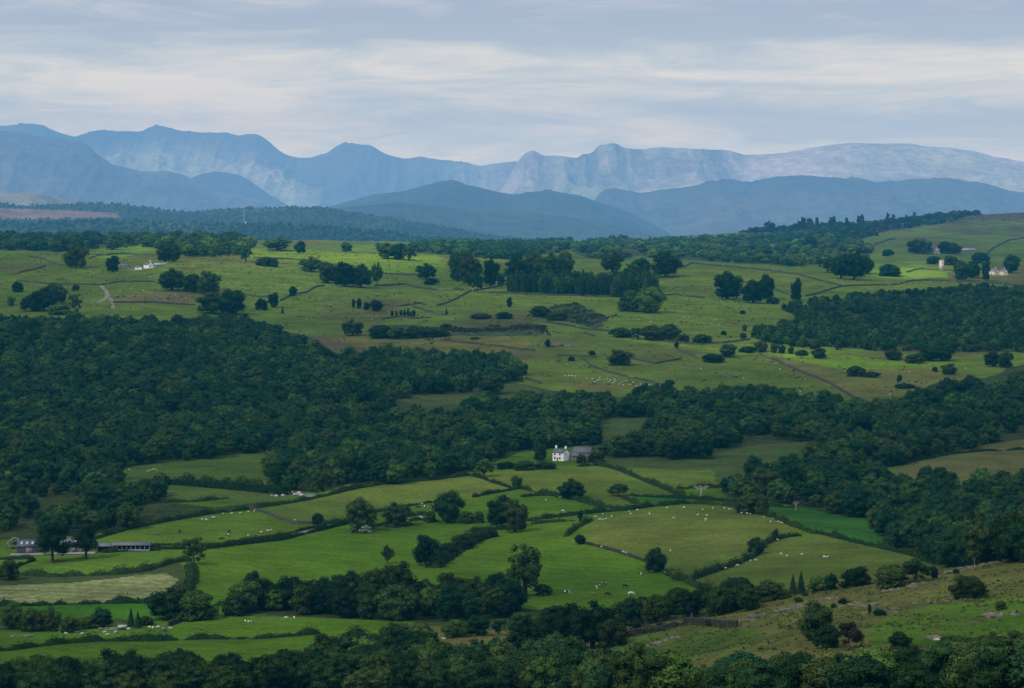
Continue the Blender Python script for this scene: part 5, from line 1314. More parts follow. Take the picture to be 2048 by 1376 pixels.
SCR = [(740, 660), (900, 655), (1090, 650), (1100, 672), (980, 680), (830, 680), (740, 678)]
tufts('scrub', 'dark low scrub in a belt across the middle pasture', SCR, 700, (.8, 2.2), M['rush'], 67, -.02, 'scrub', 1.6)
tufts('scrub', 'dark scrub filling the hollow below the plantation', [(1110, 612), (1150, 606), (1210, 632), (1180, 652), (1110, 642), (1050, 632)], 420, (.8, 2.0), M['rush'], 68, -.1, 'scrub', 1.6)
tufts('scrub', 'heather and scrub on the crest of the right-hand ridge', [(1480, 470), (1700, 445), (1960, 420), (2200, 410), (2200, 440), (1900, 448), (1790, 462), (1660, 480)], 1200, (1.0, 3.2), M['rush'], 69, .0, 'scrub', 1.4)
# ------------------------------------------------------------------ buildings
def gable(name, loc, rz, L_, W_, eave, ridge_, label, cat, wallm='white', roofm='slate', wins=(), gwins=(), door=None, chim=(), lights=0, open_front=False, name_roof='roof'):
    """gabled building: long axis local x, front faces local -y; base at loc"""
    o = empty(name, loc, rz); tag(o, label, cat); x, y = L_ / 2, W_ / 2
    mb = MB()
    if open_front:
        mb.box((0, y - .1, eave / 2), (L_, .2, eave)); mb.box((-x + .1, -.1, eave / 2), (.2, W_ - .2, eave)); mb.box((x - .1, -.1, eave / 2), (.2, W_ - .2, eave))
        mb.add([(-x, -y, eave), (-x, y, eave), (-x, 0, ridge_), (x, -y, eave), (x, y, eave), (x, 0, ridge_)], None, [(0, 2, 1), (3, 4, 5)])
    else:
        mb.add([(-x, -y, -.6), (x, -y, -.6), (x, y, -.6), (-x, y, -.6), (-x, -y, eave), (x, -y, eave), (x, y, eave), (-x, y, eave), (-x, 0, ridge_ - .05), (x, 0, ridge_ - .05)],
               [(0, 1, 5, 4), (2, 3, 7, 6)], None)
        mb.add([(-x, -y, -.6), (-x, y, -.6), (-x, y, eave), (-x, 0, ridge_ - .05), (-x, -y, eave), (x, -y, -.6), (x, y, -.6), (x, y, eave), (x, 0, ridge_ - .05), (x, -y, eave)],
               [(0, 4, 2, 1), (5, 6, 7, 9)], [(4, 3, 2), (9, 7, 8)])
    mb.build('wall', M[wallm], o)
    th = .18; ov = .35; rb = MB(); sl = (ridge_ - eave) / y
    for s in (-1, 1):
        e = (s * (y + ov), eave - sl * ov)
        V = [(-x - .25, 0, ridge_), (x + .25, 0, ridge_), (x + .25, e[0], e[1]), (-x - .25, e[0], e[1])]
        V += [(a, b_, c + th) for a, b_, c in V]
        rb.add(V, [(0, 1, 2, 3), (4, 7, 6, 5), (0, 4, 5, 1), (1, 5, 6, 2), (2, 6, 7, 3), (3, 7, 4, 0)])
    rf = rb.build('roof', M[roofm], o)
    for cx in chim:
        cb = MB(); cb.box((cx, 0, ridge_ + .55), (.9, .8, 1.7)); cb.box((cx, 0, ridge_ + 1.45), (1.05, .95, .16)); cb.tube((cx - .2, 0, ridge_ + 1.5), (cx - .2, 0, ridge_ + 1.95), .13, .11); cb.tube((cx + .2, 0, ridge_ + 1.5), (cx + .2, 0, ridge_ + 1.95), .13, .11)
        cb.build('chimney', M[wallm], rf)
    for i in range(lights):
        lx = -x + L_ * (i + .7) / (lights + .4); ly = -y * .55; lz = eave + sl * (y - abs(ly)) + th + .06
        sb = MB(); sb.add([(lx - .45, ly - .8, lz - sl * .8), (lx + .45, ly - .8, lz - sl * .8), (lx + .45, ly + .8, lz + sl * .8), (lx - .45, ly + .8, lz + sl * .8)], [(0, 1, 2, 3)])
        sb.build('skylight', M['steel'], rf)
    for (wx, wz, ww, wh) in wins:
        fb = MB(); fb.box((wx, -y - .03, wz), (ww + .2, .08, wh + .2)); f = fb.build('window', M['timber'], o)
        pb = MB(); pb.box((wx, -y - .08, wz), (ww, .06, wh)); pb.build('pane', M['glass'], f)
    for (wy, wz, ww, wh) in gwins:
        fb = MB(); fb.box((x + .03, wy, wz), (.08, ww + .2, wh + .2)); f = fb.build('window', M['timber'], o)
        pb = MB(); pb.box((x + .08, wy, wz), (.06, ww, wh)); pb.build('pane', M['glass'], f)
    if door:
        db = MB(); db.box((door[0], -y - .04, door[2] / 2), (door[1], .1, door[2])); db.build('door', M['timber'], o)
    return o
P = at(1122, 921); P.z += .1
gable('farmhouse', P, math.radians(-38), 7.6, 5.6, 4.7, 6.4, 'white two-storey farmhouse with two white chimneys in front of the middle wood', 'house', 'white', 'slate',
      [(-2.2, 3.6, .8, 1.0), (1.3, 3.6, .8, 1.0), (-2.2, 1.5, .9, 1.1), (1.3, 1.5, .9, 1.1)], [(-.6, 3.7, .6, .8)], (-.4, .95, 2.0), (-3.3, 3.3))
P = at(1163, 920)
gable('barn', P + Vector((1.2, 7, 0)), math.radians(-30), 11, 6.5, 4.0, 6.6, 'grey slate barn directly right of the white farmhouse', 'barn', 'stone', 'slate', [], [(0, 2.6, 1.0, 1.2)], (1.5, 2.2, 2.6))
P = at(1150, 922)
gable('outhouse', P + Vector((.5, 5, 0)), math.radians(-30), 5, 4, 2.6, 4.2, 'low outhouse squeezed between the white farmhouse and the slate barn', 'outhouse', 'stone', 'slate', [(0, 1.5, .6, .7)])
# farm at the left
P = at(56, 1105)
gable('barn', P, math.radians(4), 7.6, 8, 3.2, 5.3, 'dark blue-black barn with bright roof lights left of the pines', 'barn', 'barn', 'barn', [], [], (1.0, 2.6, 2.6), (), 3)
P = at(136, 1106)
gable('barn', P + Vector((0, 6, 0)), math.radians(4), 9.5, 8, 3.4, 5.2, 'pale grey farm building half hidden between the two pines', 'barn', 'stone', 'slate', [(-1, 2, .9, 1)], [], (2, 2.4, 2.6), (), 2)
P = at(214, 1102)
gable('shed', P, math.radians(2), 7.5, 6, 2.4, 3.3, 'short pale-roofed shed just right of the pines', 'shed', 'timber', 'slate', open_front=True)
P = at(264, 1101)
sh = gable('shed', P, math.radians(2), 15.5, 6, 2.6, 3.4, 'long low open-fronted shed with a row of posts at the end of the lane', 'shed', 'barn', 'slate', open_front=True)
for i in range(9):
    mb = MB(); mb.box((-7.5 + i * 1.875, -2.85, 1.25), (.22, .22, 2.6)); mb.build('post', M['steel'], sh)
mb = MB(); mb.box((0, -3.1, .45), (15.5, .12, .8)); mb.build('feed_rail', M['steel'], sh)
for (c, r, s, lab) in [(92, 1110, 4.5, 'pale rubble heap under the left pine'), (48, 1112, 4, 'strip of pale spoil in front of the dark barn'), (122, 1122, 5.0, 'brown earth heap under the left pine')]:
    P = at(c, r); mb = MB(); rng = np.random.default_rng(int(c))
    for i in range(16):
        k = rng.uniform(.25, .7); mb.add(ICOV * (1 + .2 * rng.normal(0, 1, (len(ICOV), 1))) * np.array([k * 1.3, k, k * .7]) + np.array(P) + (rng.uniform(-.5, .5) * s, rng.uniform(-1, 1), .2 + rng.uniform(0, .35)), None, ICOT)
    tag(mb.build('rubble_heap', M['brown'] if 'brown' in lab else M['stone']), lab, 'heap')
P = at(245, 1259); mb = MB(); to = empty('feed_trailer', P, .1); tag(to, 'small grey feed trailer parked beside the pale rock heap', 'trailer')
mb.box((0, 0, .95), (2.8, 1.5, .9)); mb.build('box', M['steel'], to)
for s in (-1, 1):
    wb = MB(); wb.tube((.2, s * .85, .35), (.2, s * 1.0, .35), .35, .35, 14); wb.build('wheel', M['black'], to)
wb = MB(); wb.tube((1.4, 0, .6), (2.3, 0, .4), .06, .06); wb.build('drawbar', M['barn'], to)
P = at(327, 1262); fo = empty('hay_feeder', P); tag(fo, 'dark ring feeder standing among the sheep on the near field', 'feeder')
mb = MB()
for k in range(14):
    t0, t1 = k * 2 * math.pi / 14, (k + 1) * 2 * math.pi / 14
    for z in (.15, .7, 1.2): mb.tube((math.cos(t0), math.sin(t0), z), (math.cos(t1), math.sin(t1), z), .05, .05, 4)
    mb.tube((math.cos(t0), math.sin(t0), 0), (math.cos(t0), math.sin(t0), 1.2), .04, .04, 4)
mb.build('ring', M['barn'], fo); mb = MB(); mb.add(ICOV * (1.0, 1.0, .75) + (0, 0, .5), None, ICOT); mb.build('hay', M['timber'], fo)
# white hill farm
P = at(297, 536)
gable('farmhouse', P, math.radians(-52), 11, 7, 4.2, 7.2, 'brightest white gabled house of the hill farm at the upper left', 'house', 'white', 'slate', [(-2, 2.8, 1, 1.1), (2, 2.8, 1, 1.1)], [(0, 3.0, 1, 1.2)], (0, 1, 2), (4.6,))
P = at(277, 539); gable('outhouse', P, math.radians(8), 8, 5, 3, 4.6, 'low white outhouse left of the brightest house at the hill farm', 'outhouse', 'white', 'slate', [(-1, 1.6, .9, .9)])
P = at(248, 536); gable('barn', P, math.radians(0), 13, 7, 3.0, 5.0, 'grey barn at the left end of the hill farm', 'barn', 'stone', 'slate', [(-3, 1.6, 1, 1)], (), (2, 2.4, 2.4))
P = at(317, 533); gable('barn', P, math.radians(10), 10, 6, 2.4, 4.0, 'pale grey barn at the right end of the hill farm', 'barn', 'stone', 'steel', [(-2, 1.4, 1, .9)])
# farm on the right slope
P = at(1871, 507); gable('farmhouse', P, math.radians(-80), 12, 10, 6.5, 10, 'grey gabled farmhouse between dark trees high on the right slope', 'house', 'cream', 'slate', [(-2, 3, 1.2, 1.4)], [(-2.2, 4, 1.4, 1.6), (2.2, 4, 1.4, 1.6)], (1, 1.2, 2.1), (3,))
P = at(1933, 504); gable('barn', P, math.radians(0), 26, 9, 3.6, 5.6, 'long low barn right of the grey farmhouse high on the right slope', 'barn', 'stone', 'steel', [(-8, 1.8, 1.2, 1.2), (4, 1.8, 1.2, 1.2)], (), (0, 3, 3))
# church
P = at(1883, 541); th_ = empty('church_tower', P, math.radians(14)); tag(th_, 'pale stone church tower with battlements at the edge of the small sunlit field', 'tower')
mb = MB(); mb.box((0, 0, 6.2), (5.2, 5.2, 13.6)); mb.box((0, 0, 13.2), (5.6, 5.6, .35)); mb.build('wall', M['cream'], th_)
mb = MB()
for i in range(4):
    for s in (-1, 1):
        t_ = -2.1 + i * 1.4; mb.box((t_, s * 2.45, 13.95), (.75, .5, 1.1))
        if 0 < i < 3: mb.box((s * 2.45, t_, 13.95), (.5, .75, 1.1))
mb.build('battlement', M['cream'], th_)
for s in range(2):
    mb = MB(); mb.box((0, -2.63, 10.4) if s == 0 else (-2.63, 0, 10.4), (1.2, .1, 2.2) if s == 0 else (.1, 1.2, 2.2)); mb.build('window', M['glass'], th_)
# cream houses at the right border
P = at(1988, 549); gable('farmhouse', P, math.radians(-62), 12, 8.5, 4.8, 8.2, 'cream gabled house, left of the two near the right border', 'house', 'cream', 'slate', [(-3, 3, 1.2, 1.4)], [(0, 3.4, 1.2, 1.4)], (0, 1.1, 2.1), (3.5,))
P = at(2007, 550); gable('farmhouse', P, math.radians(-70), 10, 6.5, 5.2, 8.0, 'taller narrow house, right of the two near the right border', 'house', 'cream', 'slate', [], [(0, 3.6, 1.2, 1.4)], None, (3,))
# mast on the far ridge
R = RF1; ia = int(np.argmin(np.abs(as2pix(R[0][:, 0], 0)[0] - 489))); jm = int(R[0].shape[1] * .62); X_ = R[0][ia, jm] * R[1][ia, jm]
P = Vector((X_, R[1][ia, jm], R[2][ia, jm])); mo = empty('radio_mast', P); tag(mo, 'slender white radio mast rising from the hazy forest ridge', 'mast')
mb = MB()
for a in range(3):
    t = a * 2.094; mb.tube((1.6 * math.cos(t), 1.6 * math.sin(t), -6), (.5 * math.cos(t), .5 * math.sin(t), 44), .45, .35, 5)
    for k in range(10):
        z = k * 4.4; r0 = 1.6 - 1.1 * z / 44; t2 = t + 2.094; mb.tube((r0 * math.cos(t), r0 * math.sin(t), z), (r0 * .95 * math.cos(t2), r0 * .95 * math.sin(t2), z + 4), .2, .2, 4)
mb.build('lattice', M['steel'], mo); mb = MB(); mb.tube((0, 0, 42), (0, 0, 50), .3, .15, 6); mb.build('antenna', M['steel'], mo)
mb = MB(); mb.box((7, -6, 1.5), (7, 5, 9)); mb.build('cabin', M['cream'], mo)
# pale farm track and road patches
def track(name, pts, w_, colr):
    x, y, z, t = polyline(pts, 4.0); dx = np.gradient(x); dy = np.gradient(y); l = np.hypot(dx, dy) + 1e-9
    V = []
    for s in (-1, -.5, 0, .5, 1):
        X = x - dy / l * s * w_ / 2; Y = y + dx / l * s * w_ / 2; V.append(np.stack([X, Y, zat(X, Y) + .22], 1))
    V = np.stack(V, 1).reshape(-1, 3); n = len(x); Q_ = [(5 * i + k, 5 * i + k + 1, 5 * i + 6 + k, 5 * i + 5 + k) for i in range(n - 1) for k in range(4)]
    mb = MB(); mb.add(V, Q_); tag(mb.build(name, plain(name, colr, .3, .3)), kind='structure')
track('track', [(202, 571), (212, 582), (216, 592), (207, 600), (196, 606)], 4.5, (.16, .14, .10))
track('track', [(216, 592), (226, 606), (226, 618)], 4.0, (.13, .12, .09))
track('farmyard', [(262, 541), (285, 539), (310, 534), (332, 525)], 6, (.24, .22, .19))
track('lane', [(195, 1100), (260, 1104.5), (330, 1097), (413, 1094), (495, 1084), (560, 1078), (610, 1064), (690, 1043)], 3.4, (.10, .095, .085))
track('farmyard', [(20, 1110), (60, 1109), (110, 1108), (160, 1107), (205, 1106)], 6, (.20, .19, .17))

# ------------------------------------------------------------------ animals: skinned skeletons, one surface each
def skin_mesh(name, verts, edges, radii, mat, sub=2):
    me = bpy.data.meshes.new(name); me.from_pydata(verts, edges, []); o = link(bpy.data.objects.new(name, me))
    md = o.modifiers.new('skin', 'SKIN'); md.use_smooth_shade = True
    for v, r in zip(me.skin_vertices[0].data, radii): v.radius = r if isinstance(r, tuple) else (r, r)
    me.skin_vertices[0].data[0].use_root = True
    s = o.modifiers.new('sub', 'SUBSURF'); s.levels = sub; s.render_levels = sub
    dg = bpy.context.evaluated_depsgraph_get(); m2 = bpy.data.meshes.new_from_object(o.evaluated_get(dg)); m2.name = name
    bpy.data.objects.remove(o); m2.materials.clear(); m2.materials.append(mat)
    m2.polygons.foreach_set('use_smooth', np.ones(len(m2.polygons), bool)); return m2
def quad_animal(name, L_, H_, mats, graze=True, fat=1.0):
    b = H_ * .72; hz_ = .22 * H_ if graze else H_ * 1.0
    V = [(-L_ * .36, 0, b), (0, 0, b - .02), (L_ * .30, 0, b + .02), (L_ * .50, 0, b * (.80 if graze else 1.15)), (L_ * .62, 0, hz_ + .12 * H_), (L_ * .72, 0, hz_)]
    E = [(0, 1), (1, 2), (2, 3), (3, 4), (4, 5)]
    R_ = [.20 * H_ * fat * 1.15, .24 * H_ * fat * 1.15, .21 * H_ * fat * 1.1, .11 * H_ * fat, .085 * H_, .055 * H_]
    for sx, root in ((-.34, 0), (.28, 2)):
        for sy in (-1, 1):
            i = len(V); kx = .05 if sx < 0 else -.0
            V += [(L_ * sx, sy * .13 * H_, b * .72), (L_ * (sx + kx - .02), sy * .13 * H_, b * .38), (L_ * (sx - (.05 if sx < 0 else 0)), sy * .13 * H_, b * .20), (L_ * (sx - .01), sy * .13 * H_, 0.01)]
            E += [(root, i), (i, i + 1), (i + 1, i + 2), (i + 2, i + 3)]; R_ += [.10 * H_ * fat, .05 * H_, .038 * H_, .035 * H_]
    i = len(V); V += [(-L_ * .47, 0, b * .95), (-L_ * .49, 0, b * .5)]; E += [(0, i), (i, i + 1)]; R_ += [.035 * H_, .02 * H_]
    for sy in (-1, 1):
        i = len(V); V.append((L_ * .58, sy * .11 * H_, hz_ + .17 * H_)); E.append((4, i)); R_.append(.022 * H_)
    return skin_mesh(name, V, E, R_, mats)
SH = [quad_animal('sheep', 1.35, .95, M['wool'], True, 1.35), quad_animal('sheep', 1.35, .95, M['wool'], False, 1.35)]
COWM = {(k, g): quad_animal('cow', 2.4, 1.5, M[k], g) for k in ('black', 'brown', 'pale') for g in (True, False)}
# black and white hide
pm, nt, out = new_mat('pied_hide'); tc = N(nt, 'ShaderNodeTexCoord'); nn = noise(nt, 1.1, 1, .4, tc.outputs['Object']); rr = ramp(nt, nn.outputs['Fac'], [(.50, (.02, .018, .016)), (.53, (.7, .68, .62))])
b = N(nt, 'ShaderNodeBsdfPrincipled'); b.inputs['Roughness'].default_value = .8; nt.links.new(rr.outputs[0], b.inputs['Base Color']); nt.links.new(b.outputs[0], out.inputs['Surface'])
for g in (True, False): m2 = COWM[('black', g)].copy(); m2.materials.clear(); m2.materials.append(pm); COWM[('pied', g)] = m2
def animal(me, c, r, name, label, cat, group=None, rz=None, sc=1.0):
    P = at(c, r); o = bpy.data.objects.new(name, me); COL.objects.link(o); o.location = P; o.rotation_euler = (0, 0, random.uniform(0, 6.28) if rz is None else rz); o.scale = (sc, sc, sc)
    tag(o, label, cat, group); return o
for c, r, k, g, rz, lab in [(1134, 1188, 'pied', True, .1, 'black and white cow farthest left of the herd, beside the tree tops'), (1192, 1178, 'pied', True, -1.2, 'black and white cow seen end-on, above the brown one'), (1208, 1172, 'pied', True, 3.0, 'black and white cow at the back of the herd'),
                       (1187, 1192, 'brown', True, 3.1, 'brown cow lowest left in the herd below the lone ash'), (1215, 1192, 'black', True, .2, 'black cow at the front of the herd beside the brown one'), (1250, 1176, 'black', True, -.3, 'black cow at the upper right of the herd'), (1262, 1191, 'pale', True, .1, 'cream white cow at the right end of the herd'),
                       (313, 1070, 'brown', True, .2, 'dark brown cow farthest left in the cattle field'), (359, 1066, 'black', True, 1.4, 'black cow alone in the middle of the cattle field'), (443, 1081, 'black', True, .3, 'black cow just above the lane hedge'), (457, 1073, 'pied', True, 1.5, 'black and white cow right of the one above the lane hedge'),
                       (458, 1067, 'black', False, 1.2, 'dark cow behind the black and white one in the cattle field'), (852, 1016, 'pied', False, .3, 'black and white cow standing in the bright field left of the domed tree'), (836, 1017, 'black', True, 2.9, 'black cow near the hedge left of the domed tree'), (1282, 1150, 'pale', False, 1.5, 'pale calf below the field wall by the egg-shaped tree')]:
    animal(COWM[(k, g)], c, r, 'cow', lab, 'cow', None, rz, .55 if 'calf' in lab else 1.0)
FL = [
 ('sheep grazing in the cattle field above the lane', [(405, 1041), (410, 1040), (414, 1042), (424, 1037), (429, 1037), (448, 1030), (462, 1029), (480, 1029), (508, 1024), (496, 1025), (496, 1073), (523, 1066), (544, 1062), (592, 1042), (536, 1064)]),
 ('sheep on the bright near field along the bottom left', [(300, 1257), (306, 1258), (316, 1257), (342, 1260), (490, 1245), (497, 1246), (503, 1247), (571, 1238), (588, 1238), (132, 1270), (165, 1270), (209, 1268), (231, 1267), (216, 1272), (256, 1261)]),
 ('sheep spread over the big olive field', [(1367, 1018), (1395, 1032), (1412, 1040), (1414, 1033), (1411, 1043), (1425, 1018), (1448, 1018), (1458, 1021), (1406, 1021), (1300, 1030), (1335, 1018), (1368, 1017), (1224, 1034), (1200, 1041), (1206, 1042), (1212, 1040), (1258, 1025), (1262, 1030), (1274, 1022), (1192, 1035), (1205, 1031), (1347, 1038), (1340, 1104)]),
 ('sheep resting under the umbrella-shaped tree', [(1481, 1023), (1486, 1026), (1490, 1027), (1494, 1029), (1501, 1030), (1483, 1028), (1529, 1037), (1541, 1046), (1556, 1045), (1563, 1048), (1545, 1041)]),
 ('sheep along the lower olive field', [(1451, 1139), (1511, 1123), (1475, 1133), (1575, 1114), (1561, 1110), (1604, 1111), (1648, 1116), (1655, 1117), (1651, 1116), (1501, 1124), (1556, 1082)]),
 ('sheep in the bright field behind the big pair of trees', [(1092, 1002), (1121, 997), (1124, 1024), (1130, 1027), (1129, 1023), (845, 1010), (866, 1011), (812, 1041), (818, 1040), (826, 1039), (838, 1036), (830, 1041), (808, 1043), (815, 1044), (844, 1037)]),
 ('sheep by the tumbled wall of the cow field', [(1246, 1106), (1252, 1108), (1204, 1096), (1332, 1148), (1308, 1102)]),
 ('flock strung across the open pasture above the stream wood', [(1131, 753), (1138, 753), (1145, 753), (1152, 754), (1175, 758), (1186, 760), (1196, 762), (1201, 760), (1210, 761), (1216, 759), (1221, 762), (1230, 764), (1208, 767), (1215, 765), (1226, 768), (1238, 770), (1243, 766), (1252, 764), (1265, 766), (1281, 770), (1290, 771), (1298, 772), (1305, 772), (1312, 773), (1320, 773), (1330, 773), (1133, 731), (1219, 766), (1200, 757), (1228, 760), (1190, 766), (1246, 772), (1260, 771), (1274, 774)]),
 ('sheep scattered on the pasture below the hill farm', [(196, 541), (181, 543), (213, 548), (187, 547), (234, 546), (252, 580), (262, 578), (247, 574), (240, 583), (268, 574), (255, 570), (300, 588), (286, 582), (318, 578), (330, 602), (351, 590), (364, 601), (372, 598), (380, 535), (386, 534), (460, 550), (456, 549), (571, 570), (300, 555), (290, 548), (253, 557), (203, 588), (185, 607), (160, 580), (400, 560), (330, 540), (478, 565), (260, 594), (306, 568)]),
 ('sheep on the smooth fields left of centre', [(783, 592), (792, 592), (938, 610), (852, 620), (905, 640), (700, 580), (640, 600), (612, 640), (660, 610), (745, 640), (900, 665), (943, 669), (620, 560), (1090, 668), (780, 560)]),
 ('sheep along the long wall on the olive pasture', [(1450, 526), (1458, 524), (1463, 524), (1467, 525), (1484, 533), (1492, 534), (1498, 534), (1503, 535), (1537, 531), (1555, 540), (1562, 538), (1567, 537), (1571, 540), (1557, 536), (1551, 541), (1567, 542), (1668, 561), (1660, 562), (1538, 545), (1476, 538), (1545, 537)]),
 ('sheep in the small sunlit field below the church', [(1790, 546), (1795, 551), (1800, 549), (1806, 552), (1812, 548), (1817, 555), (1822, 553), (1828, 549), (1835, 553), (1840, 547), (1846, 551), (1850, 556), (1858, 553), (1833, 557), (1784, 552), (1808, 557)]),
 ('sheep on the wide pasture under the blue-green clump', [(1216, 634), (1220, 635), (1366, 636), (1371, 636), (1376, 637), (1427, 644), (1430, 641), (1350, 650), (1300, 645), (1277, 641), (1412, 657), (1437, 650), (1240, 655), (1392, 668), (1330, 655)]),
 ('sheep on the right pastures beside the diagonal wall', [(1363, 737), (1404, 739), (1487, 757), (1611, 760), (1600, 785), (1690, 745), (1560, 740), (1780, 790), (1820, 745), (1930, 738), (1835, 720), (1848, 736)]),
 ('sheep in the meadow under the great wood', [(313, 942), (309, 940), (306, 941), (207, 1057), (212, 1056), (195, 1058), (300, 943), (40, 927), (259, 941), (295, 944)]),
 ('lone sheep on the rough ground at the bottom right', [(1875, 1284)]), ('lone sheep at the left foot of the knoll', [(888, 1282)]),
]
for lab, pts in FL:
    for c, r in pts:
        P = at(c, r)
        animal(SH[random.random() < .3], c + random.uniform(-1, 1), r + random.uniform(-.4, .4), 'sheep', lab, 'sheep', None if len(pts) == 1 else lab, None, 1.0 if P.y < 1600 else 1.2)
SUN_E, LIT_BASE, SKY_S = 5.0, .28, 1.04
# ------------------------------------------------------------------ camera, sun, sky
cam = bpy.data.cameras.new('camera'); cam.sensor_width = 36; cam.lens = 36 * F / 2048; cam.clip_start = 1; cam.clip_end = 90000
co = bpy.data.objects.new('camera', cam); COL.objects.link(co); co.location = (0, 0, 0); co.rotation_euler = (math.pi / 2 - TH, 0, 0)
scene.camera = co
SEL, SAZ = math.radians(47), math.radians(-128)      # sun high, behind and to the left (azimuth from +Y towards +X)
L = Vector((math.sin(SAZ) * math.cos(SEL), math.cos(SAZ) * math.cos(SEL), math.sin(SEL)))
sun = bpy.data.lights.new('sun', 'SUN'); sun.energy = SUN_E; sun.angle = math.radians(.55); sun.color = (1, .96, .88)
so = bpy.data.objects.new('sun', sun); COL.objects.link(so)
so.rotation_euler = (-L).to_track_quat('-Z', 'Y').to_euler(); so.location = L * 2000

# unseen sheet added overhead, opacity shaped to shade the ground between sunlit patches
LIT = [(420, 560, 380, 40, .22), (1500, 570, 300, 40, .18), (640, 505, 270, 26, 1.0), (90, 490, 160, 14, .6), (960, 512, 120, 14, .5), (270, 498, 70, 14, .8), (1830, 541, 90, 11, 1.0), (1990, 545, 45, 14, .9), (1300, 500, 110, 12, .6), (1560, 500, 160, 24, .45), (1900, 470, 160, 20, .25), (360, 478, 120, 14, .5),
       (1600, 700, 260, 26, .40), (500, 560, 260, 24, .30), (1500, 555, 140, 18, .25), (1650, 520, 100, 9, .4), (1150, 740, 220, 30, .2),
       (430, 1075, 280, 34, .40), (900, 1070, 330, 60, .34), (600, 1130, 250, 40, .35), (1350, 1080, 260, 60, .26), (900, 970, 330, 26, .2), (150, 1180, 180, 40, .45),
       (400, 1262, 420, 22, .45), (1850, 1240, 260, 50, .40), (1500, 1350, 600, 60, .35), (1640, 1045, 120, 22, .15), (1120, 906, 40, 14, .6)]
H = 1500.0
nx, ny = 190, 260
xs = np.linspace(-3900, 1500, nx); ys = np.linspace(-2400, 4900, ny)
Xc, Yc = np.meshgrid(xs, ys, indexing='ij')
zg = np.full(Xc.shape, -120.0)
for _ in range(4):
    t = (H - zg) / L.z
    Xg = Xc - L.x * t; Yg = Yc - L.y * t
    zg = zat(Xg, np.clip(Yg, 61, 7300))
ok_ = Yg > 100
cg, rg = as2pix(Xg / np.clip(Yg, 61, None), zg / np.clip(Yg, 61, None))
lit = np.zeros(Xc.shape)
for (c_, r_, sc, sr, amp_) in LIT:
    lit = np.maximum(lit, amp_ * np.exp(-0.5 * ((cg - c_) / sc) ** 2 - 0.5 * ((rg - r_) / sr) ** 2))
lit = np.where(ok_, lit, 0.1)
lit = np.clip(LIT_BASE + lit * (1 - LIT_BASE), 0, 1)
m, nt, out = new_mat('unseen_shade_cloud')
at_ = N(nt, 'ShaderNodeAttribute', attribute_name='Col'); ge = N(nt, 'ShaderNodeNewGeometry')
n1 = noise(nt, .006, 5, .6, ge.outputs['Position'])
r = ramp(nt, n1.outputs['Fac'], [(.35, .75), (.65, 1.25)])
mu = N(nt, 'ShaderNodeMath', operation='MULTIPLY', use_clamp=True); nt.links.new(at_.outputs['Fac'], mu.inputs[0]); nt.links.new(r.outputs[0], mu.inputs[1])
tr = N(nt, 'ShaderNodeBsdfTransparent'); df = N(nt, 'ShaderNodeBsdfTranslucent'); df.inputs['Color'].default_value = (.62, .68, .80, 1)
mx = N(nt, 'ShaderNodeMixShader'); nt.links.new(mu.outputs[0], mx.inputs[0]); nt.links.new(df.outputs[0], mx.inputs[1]); nt.links.new(tr.outputs[0], mx.inputs[2])
nt.links.new(mx.outputs[0], out.inputs['Surface'])
Zc = H + 60 * fbm(Xc / 500, Yc / 500, 4, 3)
ii = np.arange(nx * ny).reshape(nx, ny)
Q = np.stack([ii[:-1, :-1].ravel(), ii[1:, :-1].ravel(), ii[1:, 1:].ravel(), ii[:-1, 1:].ravel()], 1)
me = mesh_np('unseen_shade_cloud', np.stack([Xc.ravel(), Yc.ravel(), Zc.ravel()], 1), Q, None, (m,), True)
set_col(me, np.repeat(lit.ravel()[:, None], 3, 1))
tag(link(bpy.data.objects.new('unseen_shade_cloud', me)), kind='structure')

w = bpy.data.worlds.new('World'); scene.world = w; w.use_nodes = True
nt = w.node_tree; nt.nodes.clear()
out = N(nt, 'ShaderNodeOutputWorld'); bg = N(nt, 'ShaderNodeBackground')
sky = N(nt, 'ShaderNodeTexSky', sky_type='NISHITA'); sky.sun_disc = False; sky.sun_elevation = SEL; sky.sun_rotation = SAZ % (2 * math.pi)
sky.altitude = 200
tc = N(nt, 'ShaderNodeTexCoord'); sp = N(nt, 'ShaderNodeSeparateXYZ'); nt.links.new(tc.outputs['Generated'], sp.inputs[0])
# stratocumulus deck: thin streaks near the horizon
mp = N(nt, 'ShaderNodeMapping'); mp.inputs['Scale'].default_value = (5.5, 5.5, 52); mp.inputs['Rotation'].default_value = (0.0, .012, 0); nt.links.new(tc.outputs['Generated'], mp.inputs[0])
a1 = noise(nt, 1.0, 6, .6, mp.outputs[0], .6)
mp2 = N(nt, 'ShaderNodeMapping'); mp2.inputs['Scale'].default_value = (14, 14, 88); mp2.inputs['Location'].default_value = (3, 1, 7); nt.links.new(tc.outputs['Generated'], mp2.inputs[0])
a2 = noise(nt, 1.0, 7, .62, mp2.outputs[0], .9)
ad = N(nt, 'ShaderNodeMath', operation='MULTIPLY_ADD'); nt.links.new(a2.outputs['Fac'], ad.inputs[0]); ad.inputs[1].default_value = .85; nt.links.new(a1.outputs['Fac'], ad.inputs[2])
